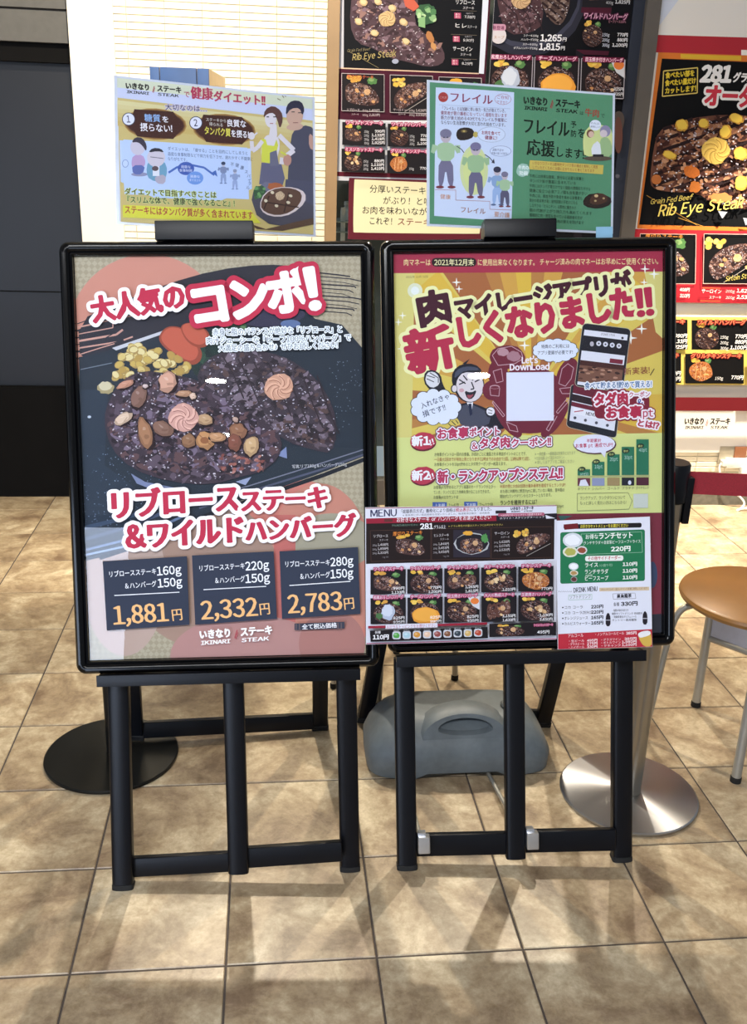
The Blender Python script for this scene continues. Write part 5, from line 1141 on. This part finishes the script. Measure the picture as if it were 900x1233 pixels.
leafy(A, 513, 17, 12, 12, 22, ('#4d7a52', '#7fa878', '#a9c498', '#35583f')); A.poly([(504, 22), (512, 20), (512, 34), (504, 32)], '#7fa878'); A.ell(518, 45, 4, 8, '#a8744a', -25, .1); A.ell(522, 56, 3, 5, '#b98a5c', -25, .1); A.ell(476, 74, 4, 3, '#9aa0b8'); 
A.text('Rib Eye Steak', 424, 73, 477, 68, 8, '#b9a970', .0, skew=14); A.text('Grain Fed Beef', 418, 63, 446, 61, 3.6, '#8a8060', .0, skew=14); A.line([(420, 62), (456, 82)], .4, '#8a8060')
for k, (n_, p_) in enumerate((('リブロース', '7.59円'), ('ヒレ', '9.90円'), ('サーロイン', '8.25円'))):
    y = 5.5+k*28; x = 548-k*1.6; A.line([(543, y+7+k), (574, y+8.3+k)], .4, '#6a6058')
    A.text(n_, x, y, x+24-(8 if k == 1 else 0), y+1, 6, '#d3d3da', .01); A.text('ステーキ', x+9+(7 if k == 1 else 0), y+(6 if k != 1 else .7), x+23+(5 if k == 1 else 0), y+(6.6 if k != 1 else 1.4), 3.8, '#c9c9d0')
    A.quad(x-1, y+10, x+7, y+17, '#a8486a', .03); A.text('量り', x, y+13.2, x+6, y+13.5, 2.6, '#e8d8de'); A.text('売り', x, y+16.4, x+6, y+16.7, 2.6, '#e8d8de'); A.text(p_, x+11, y+17, x+24, y+17.6, 4, '#e2e2ea', .01); A.text('1gあたり', x+13, y+11.6, x+22, y+12, 2, '#a9a9b2')
for x, y, kind in ((411.5, 88.5, 'steak'), (469.5, 90.5, 'sirloin'), (528, 93, 'fillet')):
    food(A, x, y, x+51, y+45, kind, .03, '#1d1a1f'); A.loop([(x, y), (x+51, y+1.6), (x+51, y+46.4), (x, y+45)], .5, '#c9bfc4')
A.text('厚切りステーキ', 417, 95, 450, 96, 5, '#b8583c', .01)
for x, n_, a_, b_ in ((417, 'リブロース', '1,408円', '2,310円'), (473, 'サーロイン', '1,628円', '2,530円'), (531, 'ヒレステーキ', '1,848円', '3,058円')):
    A.text(n_, x, 134, x+16, 134.5, 3.4, '#c9b9c0'); A.text('ステーキ', x+6, 139, x+15, 139.3, 2.6, '#c9b9c0'); A.text('200g', x+19, 134.5, x+26, 134.8, 2.4, '#c9b9c0'); A.text(a_, x+27, 134.8, x+40, 135.2, 3.6, '#d8ccd2', .01); A.text('300g', x+19, 139.8, x+26, 140.1, 2.4, '#c9b9c0'); A.text(b_, x+27, 140.2, x+40, 140.6, 3.6, '#d8ccd2', .01)
for x, y, kind, n_, pp in ((412, 147, 'steak', 'ワイルドステーキ', ('990円', '1,133円', '1,419円', '1,925円')), (466.5, 149, 'burger', 'ワイルドハンバーグ', ('770円', '880円', '1,100円')), (411, 179, 'mush', 'ミスジカットステーキ', ('880円', '1,133円', '1,419円')), (465.5, 181, 'chicken', 'グリルチキンステーキ', ('770円',)),
                           (521, 151, 'combo', 'ワイルドコンボ', ('1,265円',)), (520, 183, 'slices', 'ビーフステーキ', ('990円',))):
    A.quad(x, y, x+52, y+27.5, '#1b191e', .03); food(A, x+1, y+1, x+27, y+27, kind, .02, None); A.text(n_, x+4, y+3, x+49, y+4, 4.8, '#dccad8', .02, [('#a03c64', .9)])
    for k, p in enumerate(pp): A.text(p, x+52-(17 if len(p) > 4 else 13), y+14+k*4.6+(4-len(pp))*3.5-1, x+51, y+14.4+k*4.6+(4-len(pp))*3.5-1, 4, '#e6e6ee', .02); A.text('%dg' % (150+k*50), x+26, y+14+k*4.6+(4-len(pp))*3.5-1, x+32, y+14.2+k*4.6+(4-len(pp))*3.5-1, 2.8, '#c9c9d2')
A.build(s)
# centre-right dark menu board
th, s, A = wall_poster('menu_board', 'black menu board with a frying pan photo, right half of the glass front', [(V(590, 90, TOP), TOP), (V(757, 90, TOP), TOP), (V(757, 90, 300), 300), (V(590, 90, 300), 300)], .004, None, 2.738)
A.poly([(560, -130), (830, -130), (830, 320), (560, 320)], '#0b0c12')
A.ell(635, -8, 72, 76, '#2b2c3a'); A.ell(635, -10, 66, 68, '#3c3e50'); A.ell(635, -12, 63, 64, '#181921')
meat(A, [(594, -40), (602, 20), (612, 42), (640, 40), (656, 28), (650, -20), (640, -60)], 150, 5, '#4a343a', ('#382830', '#5e464c', '#6e545c', '#3c2a30')); 
for x in (618, 632, 645): A.line([(x-14, 0), (x+4, 18), (x+8, 38)], 1, '#2c1f26')
meat(A, [(650, -50), (686, -40), (687, 5), (680, 25), (672, 32), (660, 22), (648, -5)], 80, 5, '#5c4a46', ('#463634', '#7a6660', '#8c7870', '#4e3c3a'), grill=(1, .8, 7))
butter(A, 627, 0, 12, '#c9a884', '#8c6c50')
A.ell(600, 43, 9.5, 10, '#c9c4cc'); A.quad(591, 29, 609, 37, '#b98aa4', .02, 3); A.text('新登場', 593, 36, 607, 36.5, 5, '#6a3050', .01); A.text('スープ', 594, 47, 607, 47.4, 4, '#a8783c', .01)
for st, x0, y0, x1, y1, h in (('ステーキ150g', 630, 44.5, 648, 44.9, 3), ('ハンバーグ150g', 627, 49.3, 648, 49.7, 3), ('ステーキ300g', 629, 55, 647, 55.4, 3), ('ダブルハンバーグ150g', 618, 59.5, 647, 60, 3)): A.text(st, x0, y0, x1, y1, h, '#cfcfd6', .02)
A.text('1,265', 650, 49.5, 676, 50, 7.6, '#e6e6ee', .03, pen=(.3, .2)); A.text('円', 676.5, 50, 682, 50.2, 5, '#e6e6ee', .02); A.text('1,815', 648.5, 60, 674, 60.5, 7.6, '#e6e6ee', .03, pen=(.3, .2)); A.text('円', 674.5, 60.5, 680, 60.7, 5, '#e6e6ee', .02)
A.poly([(703, -20), (738, -20), (736, 17), (700, 15)], '#1e1c22'); A.text('1,825円', 741-1, 5, 758, 5.6, 5, '#e0e0e8', .02); A.text('400g', 729, 5.2, 738, 5.6, 3.4, '#c9c9d2', .01); meat(A, [(703, -14), (728, -14), (726, 0), (704, 1)], 26, 3, '#6a5048')
A.poly([(700, 9), (736, 10), (735, 17), (699, 15.6)], '#45182a'); A.poly([(694, 60), (733, 62), (732, 67), (693, 66)], '#45182a'); A.poly([(693, 60), (690, 300), (700, 300), (703, 66)], '#1e1a22')
A.text('ワイルドハンバーグ', 702, 23, 755, 25, 8, '#d3a8c0', .02, [('#5c2848', 1.1)]); A.text('ビーフソース100%', 732, 28, 753, 28.6, 3.6, '#c98aa0', .01)
food(A, 698, 23, 728, 57, 'burger', 0, None); 
for k, p in enumerate(('770円', '880円', '1,100円')): A.text(p, 742-(6 if k == 2 else 0), 44.5+k*6.2, 755-k*.3, 45+k*6.2, 4.8, '#e6e6ee', .03); A.text(('150g', '200g', '300g')[k], 724, 44+k*6.2, 733, 44.4+k*6.2, 3.6, '#c3c9dc', .02)
for x0, x1, kind, n_ in ((586.5, 640.5, 'radish', '和風おろしハンバーグ'), (642.5, 695.5, 'cheese', 'チーズハンバーグ'), (698, 750, 'egg', '目玉焼き付きハンバーグ')):
    sl = .03; y0 = 68+(x0-586)*.03; food(A, x0, y0, x1, y0+48, kind, sl, '#1e1a1e'); A.loop([(x0, y0), (x1, y0+1.6), (x1-2, y0+48), (x0-1.5, y0+46)], .9, '#a9a4b0')
    A.poly([(x0+1, y0-2.5), (x1-1, y0-1), (x1-1, y0+5), (x0+1, y0+3.5)], '#5c1c36'); A.text(n_, x0+4, y0+3.6, x1-3, y0+5, 5.4, '#e8cfe0', .02, [('#8c2c58', .8)])
A.text('825円', 736, 110, 748, 110.6, 4.6, '#e6e6ee', .02); A.text('935円', 736, 116, 748, 116.6, 4.6, '#e6e6ee', .02)
A.ell(741, 148, 8, 14, '#4a4240', 10); A.ell(742, 163, 5, 22, '#5c3c36'); A.ell(741, 212, 2.5, 2.5, '#5a5a66')
A.build(s)
# cream message sign
th, s, A = wall_poster('message_sign', 'cream message sign with maroon border and four lines of lettering, on the glass', [(V(421, 216, 216), 214), (590, 222), (589, 289), (V(419, 288, 288), 288)], .004, None, 2.735)
A.poly([(400, 200), (620, 200), (620, 300), (400, 300)], '#5c1f2c'); A.poly(smooth_poly([(427, 216), (427.5, 215.8), (500, 219), (581, 222.5), (581.5, 223), (580, 260), (578, 281), (577, 281.5), (500, 281), (427, 280), (425.5, 279), (426, 240)], 1), '#dcd8b4')
for st, x0, y0, x1, y1 in (('分厚いステーキに', 445, 232, 523, 235), ('がぶり！と噛みつく', 461, 246, 549, 248.5), ('お肉を味わいながら', 435.5, 257.5, 524, 260), ('これぞ！', 444, 270.5, 478, 271.5)): A.text(st, x0, y0, x1, y1, 9.6, '#33302a', .01)
A.text('ステーキです', 478, 271.5, 540, 273.5, 9.6, '#7a3a34', .01)
A.build(s)
# large poster on the right wall
XR = 2.62
th, s, A = wall_poster('menu_board', 'large white menu board with orange bordered steak photo, on the right wall', [(795.5, TOP), (1010, TOP), (975, 545), (V(795.5, TOP, 538), 537)], .006, None, 2.738)
A.poly([(600, -200), (1100, -200), (1100, 600), (600, 600)], '#e9e6e2'); A.poly([(640, -60), (840, -30), (795, 30), (640, 60)], '#d5dcec')
A.poly([(760, 41), (1100, 51), (1100, 74), (760, 62)], '#b0303c'); A.poly([(893, 60), (1100, 66), (1100, 80), (893, 74)], '#ecebe6')
A.poly([(V(793, 63, 63), 63), (V(793, 63, 280), 275), (1000, 290), (1000, 70)], '#d87a34'); A.poly([(V(797.5, 70, 70), 70.5), (900, 74.5), (1000, 78), (1000, 276), (770, 270.5)], '#090a0e'); A.poly([(820, 65), (893, 67.5), (893, 73), (820, 70.5)], '#dcb43c')
A.loop([(799.5, 85.5), (840.5, 81.5), (840, 112), (798, 116)], 1.2, '#d8c26c')
for k, st in enumerate(('食べたい部を', '食べたい量だけ', 'カットします!')): A.text(st, 801.5-k*.3, 94.8+k*9.2, 837+(1.5 if k else 0), 91.5+k*9.2, 7.6, '#dcc43c', .03, pen=(.2, .1))
A.text('281', 843, 98, 880, 98.5, 18.5, '#efeef0', .04, pen=(1.6, 1.1), skew=6); A.text('グラム以上', 882, 99, 925, 101, 12, '#efeef0', .03, pen=(.4, .3), skew=6)
A.text('オーダーカット', 847, 128, 990, 132, 26, '#c93a4c', .03, [('#efeef0', 3.2)], pen=(1.3, .8))
meat(A, [(783, 215), (787, 180), (793, 158), (812, 148), (850, 139), (900, 138), (960, 150), (980, 200), (960, 262), (900, 252), (860, 246), (840, 232), (800, 231), (785, 226)], 460, 8, '#6c463a', ('#4a2c28', '#8a5c48', '#a8785c', '#5a3830', '#b98c70', '#3e2622'), grill=(1, -.35, 12))
for x, y, rx, ry in ((820, 151, 8, 7.5), (846, 149, 6.5, 6), (872, 159, 7, 8.5), (805, 187, 9, 5), (890, 185, 9, 8), (891, 220, 8, 9), (885, 143, 9, 6)): A.ell(x, y, rx, ry, '#b98a3c', 20, .12); A.ell(x-.6, y-.6, rx*.84, ry*.82, '#dcbc50', 20, .12)
A.ell(831, 207, 10, 8, '#b0622c', 20, .15); A.ell(789, 216, 6, 6, '#b06a3c'); A.ell(835, 225, 7, 7, '#a8622c', 0, .2); A.ell(866, 238, 14, 6, '#b87a48', 0, .2); butter(A, 860, 181, 17, '#dcbc64', '#9c7838')
A.poly([(863, 254), (874, 255), (868, 263)], '#a9adbc'); A.poly([(893, 262), (905, 264), (896, 271)], '#a9adbc')
A.text('Grain Fed Beef', 781, 246, 832, 240, 6.4, '#cdbb62', .0, skew=16); A.text('Rib Eye Steak', 790, 260.5, 893, 250, 14, '#cdbb62', .0, skew=16, pen=(.35, .1)); A.line([(777, 235), (838, 271)], .5, '#b3863c'); A.line([(815, 262), (845, 272)], .6, '#b3863c')
A.poly([(700, 274), (1000, 280), (1000, 366), (700, 362)], '#a02430')
for x, kind in ((769, 'steak'), (845, 'sirloin')): food(A, x, 281, x+67, 340.5, kind, .012, '#0b0b0e'); A.loop([(x, 281), (x+67, 281.8), (x+66, 341), (x-1, 340.5)], .7, '#d8b0a8')
A.text('厚切りステーキ', 774, 286.5, 820, 287.5, 5.6, '#d88a3c', .01); A.text('Sirloin Steak', 870, 338, 905, 333, 6, '#cdbb62', 0, skew=14); food(A, 921, 282, 985, 341, 'fillet', .01, '#0b0b0e')
A.text('サーロイン', 841, 352, 865, 352.6, 5.6, '#ecdcdc', .01); A.text('ステーキ', 850, 358.8, 865, 359, 4, '#ecdcdc', .01); A.line([(842, 345.5), (864, 346)], .5, '#d8843c'); A.line([(840, 361), (864, 361.4)], .5, '#d8843c')
for k in range(2): A.text('200g', 870, 351+k*7.6, 881, 351.4+k*7.6, 3.2, '#ecdcdc', .01); A.text(('1,628円', '2,530円')[k], 883, 351.4+k*7.6, 905, 352.2+k*7.6, 5.4, '#f2eaea', .02); A.text(('408円', '310円')[k], 815, 350+k*7.2, 827, 350.4+k*7.2, 5, '#f2eaea', .02)
A.poly([(700, 379.5), (1000, 381), (1000, 462), (700, 461)], '#d8c264')
for x, y, w_, kind, n_, pp in ((829.5, 384, 67, 'burger', 'ワイルドハンバーグ', ('770円', '880円', '1,100円')), (821.5, 424, 70, 'chicken', 'グリルチキンステーキ', ('770円',)), (757, 383, 67, 'steak', 'ワイルドステーキ', ('990円', '1,133円', '1,925円')), (750, 423, 66, 'mush', 'カットステーキ', ('880円', '1,133円')), (900, 385, 67, 'combo', 'ワイルドコンボ', ('1,265円',)), (896, 425, 66, 'slices', 'ビーフステーキ', ('990円',))):
    A.quad(x, y, x+w_, y+35.5, '#0b0b0e', .006); food(A, x+1, y+2, x+w_*.53, y+35, kind, 0, None); A.text(n_, x+6, y+5.5, x+w_-3, y+5.7, 6, '#d8845c', .02, [('#8c2c28', .9)])
    for k, p in enumerate(pp): A.text(p, x+w_-(22 if len(p) > 4 else 16), y+21+k*6.6+(3-len(pp))*4.5+1, x+w_-1, y+21.2+k*6.6+(3-len(pp))*4.5+1, 5.4, '#f0f0f2', .03, skew=5); A.text(('150g', '200g', '300g')[k], x+w_*.5, y+21+k*6.6+(3-len(pp))*4.5+1, x+w_*.5+10, y+21.2+k*6.6+(3-len(pp))*4.5+1, 3.4, '#d8d8da', .02)
A.poly([(700, 475), (1000, 476), (1000, 492), (700, 491)], '#6c1c24')
logo(A, 818.5, 508, 873.5, 508, 8, '#24221f', '#b03038')
A.text('WAGYU', 893, 41, 903, 41.5, 5, '#8a8a8a', 0); A.build(s)

# ================================================================== STANCHIONS
def stanchion(name, label, c, pole_r, H, m_base, m_pole, group=None, belt=False, fl_=True, R=.173):
    t = thing(name, label, 'stanchion', c)
    x, y, _ = c
    lathe('base', (x, y, .001), [(.001, 0), (R-.002, 0), (R, .002), (R, .007), (R-.003, .0095), (.06, .0115), (.04, .0125), (.001, .0125)], m_base, t, 72)
    lathe('pole', (x, y, .014), [(pole_r, 0), (pole_r, H-.014)], m_pole, t, 48, (lambda a: 1-.13*max(0, math.cos(4*a+1.2))**6) if fl_ else None)
    lathe('head', (x, y, H-.09), [(pole_r+.003, 0), (pole_r+.006, .003), (pole_r+.006, .088), (pole_r+.003, .092), (.001, .092)], BLACKM, t, 32)
    return t
def brushed(name, c1, rough, dark=False):
    mt = bpy.data.materials.new(name); mt.use_nodes = True; nt = mt.node_tree; b = nt.nodes['Principled BSDF']
    b.inputs['Base Color'].default_value = lin(c1); b.inputs['Metallic'].default_value = 1; b.inputs['Roughness'].default_value = rough
    b.inputs['Anisotropic'].default_value = .85; tg = nt.nodes.new('ShaderNodeTangent'); tg.direction_type = 'RADIAL'; tg.axis = 'Z'
    nt.links.new(tg.outputs[0], b.inputs['Tangent']); return mt
DISC = brushed('brushed_steel_disc', '#a8a9ad', .30); POLE = mat('steel_pole', '#a39d92', .33, .9, .05, 10)
BBASE = mat('black_painted_base', '#0f1010', .3, 0, .25, 8, 0, 0, .3)
sR = stanchion('stanchion', 'steel belt stanchion with a round brushed base, standing right of the right easel', (1.0, .497, 0), .031, .885, DISC, POLE, belt=True)
obox('belt_cassette', (.975, .475, .775), XYZ, (.012, .02, .085), mat('navy_plastic', '#1c2233', .4), sR, .004)
obox('belt_slot', (1.036, .49, .80), XYZ, (.008, .016, .055), BLACKM, sR, .003)
sL = stanchion('stanchion', 'black round based stanchion mostly hidden behind the left easel', (-.328, .742, 0), .013, .86, BBASE, BBASE, fl_=False)
far = (2.5, .27, 0)
sF = stanchion('stanchion', 'steel belt stanchion at the far right end of the red belt', far, .031, .885, DISC, POLE)
bx0 = Vector((1.04, .495, .838)); bx1 = Vector((far[0]-.035, far[1]+.005, .838))
bd_ = (bx1-bx0).normalized()
belt = obox('retractable_belt', (bx0+bx1)/2, (bd_, Vector((0, 0, 1)).cross(bd_), Vector((0, 0, 1))), ((bx1-bx0).length/2, .001, .0265), RED)
tag(belt, 'dark red retractable belt stretching right from the steel stanchion', 'belt')

# ================================================================== WATER WEIGHT
wt = thing('water_weight', 'grey plastic water weight with a carrying handle, on the floor behind the right easel', 'weight', (.585, .70, 0))
def se(a, p): return math.copysign(abs(math.cos(a))**p, math.cos(a)), math.copysign(abs(math.sin(a))**p, math.sin(a))
prof = [(0, .235, .115, 0), (.006, .243, .124, 0), (.05, .245, .128, 0), (.080, .232, .122, .003), (.105, .214, .112, .008), (.122, .198, .096, .014), (.134, .178, .082, .018), (.141, .155, .068, .02), (.143, .12, .05, .02), (.1432, .05, .02, .02)]
vs = []; fs = []; N = 64
for z, rx, ry, oy in prof:
    for k in range(N):
        a = 2*math.pi*k/N; cx_, sy_ = se(a, .42)
        dent = 0
        if z < .02 and sy_ < -.9:
            for dx in (-.085, .0, .085):
                if abs(cx_*rx-dx) < .016: dent = .014
        vs.append((.585+rx*cx_, .705+oy+ry*sy_, z+.001+dent))
for i in range(len(prof)-1):
    for k in range(N): fs.append((i*N+k, i*N+(k+1) % N, (i+1)*N+(k+1) % N, (i+1)*N+k))
fs.append(list(range(N))[::-1]); fs.append(list(range((len(prof)-1)*N, len(prof)*N)))
world_mesh('body', vs, fs, GREYPL, wt, True)
# arch handle: slab with a lens-shaped opening
vs = []; fs = []; N = 40
for y in (.604, .616, .66, .672):
    ins = .006 if y in (.604, .672) else 0
    for k in range(N):
        a = 2*math.pi*k/N
        ox = (.118-ins)*math.cos(a); oz = .108+(.066-ins)*math.sin(a) if math.sin(a) > 0 else .108+.02*math.sin(a)
        vs.append((.592+ox, y+(oz-.108)*.4, oz))
    for k in range(N):
        a = 2*math.pi*k/N; ix = (.066+ins)*math.cos(a); iz = .130+(.022+ins)*math.sin(a) if math.sin(a) > 0 else .130+(.008+ins)*math.sin(a)
        vs.append((.592+ix, y+(iz-.108)*.4, iz))
S2 = 2*N
for j in range(3):
    for k in range(N):
        l = (k+1) % N
        fs.append((j*S2+k, j*S2+l, (j+1)*S2+l, (j+1)*S2+k)); fs.append((j*S2+N+k, (j+1)*S2+N+k, (j+1)*S2+N+l, j*S2+N+l))
for k in range(N):
    l = (k+1) % N; fs.append((k, N+k, N+l, l)); fs.append((3*S2+k, 3*S2+l, 3*S2+N+l, 3*S2+N+k))
world_mesh('handle', vs, fs, GREYPL, wt, True)
cp = lathe('filler_cap', (.728, .70, .128), [(.001, 0), (.026, 0), (.026, .022), (.022, .026), (.001, .026)], mat('cap_plastic', '#4d5357', .5), wt, 32)
# hook rods running from the weight to the clips
for k, (x0, x1, px) in enumerate(((.452, .437, (510.5, 1010)), (.655, .712, (641, 1006)))):
    a, b = Pc.ab(*px); e_ = Pc.pt(a, b+.004, -.022)
    t = tube('hook_rod', [(x0 if k else x1, .62, .012), (x0 if k else x1, .575, .010), (e_.x, e_.y+.02, .03), e_], .0055, STEEL, None, 10, 1)
    tag(t, ('thin steel hook rod from the weight to the left clip of the lower bar', 'thin steel hook rod from the weight to the clip beside the middle leg')[k], 'rod', 'hook rods')

# ================================================================== STOOLS
def stool(label, seat_c, seat_r, seat_z, legs, apron=None):
    t = thing('stool', label, 'stool', (seat_c[0], seat_c[1], 0))
    lathe('seat', (seat_c[0], seat_c[1], seat_z-.026), [(.001, 0), (seat_r-.012, 0), (seat_r-.003, .006), (seat_r, .014), (seat_r-.003, .022), (seat_r-.01, .026), (.001, .026)], WOOD, t, 64)
    for (fx, fy, r, top) in legs:
        zt = seat_z-.04
        if top is None: pts = [(fx, fy, .012), (fx, fy, zt+.01)]
        else: pts = [(fx, fy, .012), (fx+(top[0]-fx)*.12, fy+(top[1]-fy)*.12, zt*.6), (fx+(top[0]-fx)*.2, fy+(top[1]-fy)*.2, zt-.03), (fx+(top[0]-fx)*.45, fy+(top[1]-fy)*.45, zt+.003), (top[0], top[1], zt+.004)]
        lg = tube('leg', pts, r, STEEL, t, 16, 2 if top else 0)
        lathe('rubber_tip', (fx, fy, .001), [(.001, 0), (r+.002, 0), (r+.002, .014), (r, .016), (.001, .016)], RUBBER, lg, 16)
    return t
st1 = stool('round wooden stool with grey steel legs, right of the posters', (1.372, .70), .20, .462, [(1.135, .742, .009, (1.30, .71)), (1.305, .531, .0125, None), (1.358, .907, .0125, None), (1.528, .70, .0125, None)])
pA, pB = Vector((1.358, .907, .27)), Vector((1.528, .70, .27)); ap = (pB-pA).normalized()
obox('apron_panel', (pA+pB)/2+Vector((0, 0, .055)), (ap, Vector((0, 0, 1)).cross(ap), Vector((0, 0, 1))), ((pB-pA).length/2, .004, .085), mat('pale_grey_panel', '#b9bac4', .5), st1)
tube('apron_rail', [pA+Vector((0, 0, -.04)), pB+Vector((0, 0, -.04))], .010, STEEL, st1)
st2 = stool('round wooden stool mostly hidden behind the posters, its thin legs showing below', (.46, 1.06), .17, .44, [(.281, 1.068, .009, (.40, 1.06)), (.66, 1.10, .0095, (.56, 1.08)), (.405, .95, .0095, (.44, 1.02)), (.50, 1.28, .009, (.48, 1.16))])

# ================================================================== SMALL THINGS
# tall dark-fronted box behind the left poster
BX = Plane((-.36, 1.55, 0), Vector((math.cos(-.11), math.sin(-.11), 0)), (0, 0, 1))
t = thing('display_box', 'tall dark blue fronted box with a beige side, standing behind the left poster', 'box', (-.30, 1.65, 0))
pa = BX.ab(180.5, 80); pb = BX.ab(251.5, 82)
a0, a1, zt = pa[0], pb[0], (pa[1]+pb[1])/2
NAVYP = mat('navy_front_panel', '#33507f', .45, 0, .15, 8); BEI = mat('beige_side', '#cbb389', .5)
c = BX.pt((a0+a1)/2, zt/2, -.16); obox('body', c, (BX.e, BX.u, BX.n), ((a1-a0)/2-.001, zt/2, .155), BEI, t, .002)
w_ = a1-a0
for i, (u0, u1) in enumerate(((0, .16), (.175, .79), (.805, 1))):
    obox('front_panel', BX.pt(a0+w_*(u0+u1)/2, zt/2, 0), (BX.e, BX.u, BX.n), (w_*(u1-u0)/2, zt/2-.001, .006), NAVYP, t, .0015)
obox('side_trim', BX.pt(a1+.001, zt-.05, -.16), (BX.e, BX.u, BX.n), (.002, .004, .15), mat('brown_trim', '#8a6a48', .5), t)
# power strip and plugs on the right wall
RW = Plane((0, 2.742, 0), (1, 0, 0), (0, 0, 1))
def rw(x, y, c=0.0): return RW.pt(*RW.ab(x, y), c)
ps = thing('power_strip', 'white power strip with plugs low on the tiled wall under the right menu board', 'power strip', rw(893, 556))
obox('strip_body', rw(893, 556, .018), XYZ, (.085, .016, .022), WHITEP, ps, .004)
obox('plug', rw(874, 556, .02), XYZ, (.03, .015, .013), WHITEP, ps, .004)
obox('plug', rw(892, 566, .03), XYZ, (.017, .015, .028), WHITEP, ps, .004)
wo = thing('wall_outlet', 'brown wall outlet just above the white power strip', 'outlet', rw(892, 545))
obox('plate', rw(891, 544, .006), XYZ, (.03, .006, .028), mat('outlet_brown', '#8c5a3c', .5), wo, .002); obox('plate_surround', rw(880, 548, .003), XYZ, (.06, .003, .045), mat('outlet_steel', '#b9b3a4', .35, .6), wo, .001)
cb = tube('cable', [rw(868, 556, .02), rw(864, 560, .02), rw(864.5, 572, .03), rw(868, 585, .04), rw(884, 592, .05), rw(890, 600, .07), rw(884, 604, .09), rw(872, 606, .12), on_floor(895, 612, .012), on_floor(905, 612, .012)], .005, WHITEP, None, 10, 2)
tag(cb, 'white power cable hanging from the strip and lying on the floor by the wall', 'cable')

bpy.data.objects.remove(FONTO)
for o in list(bpy.data.objects):
    if o.type == 'MESH' and o.name.startswith('glyph'): bpy.data.objects.remove(o)
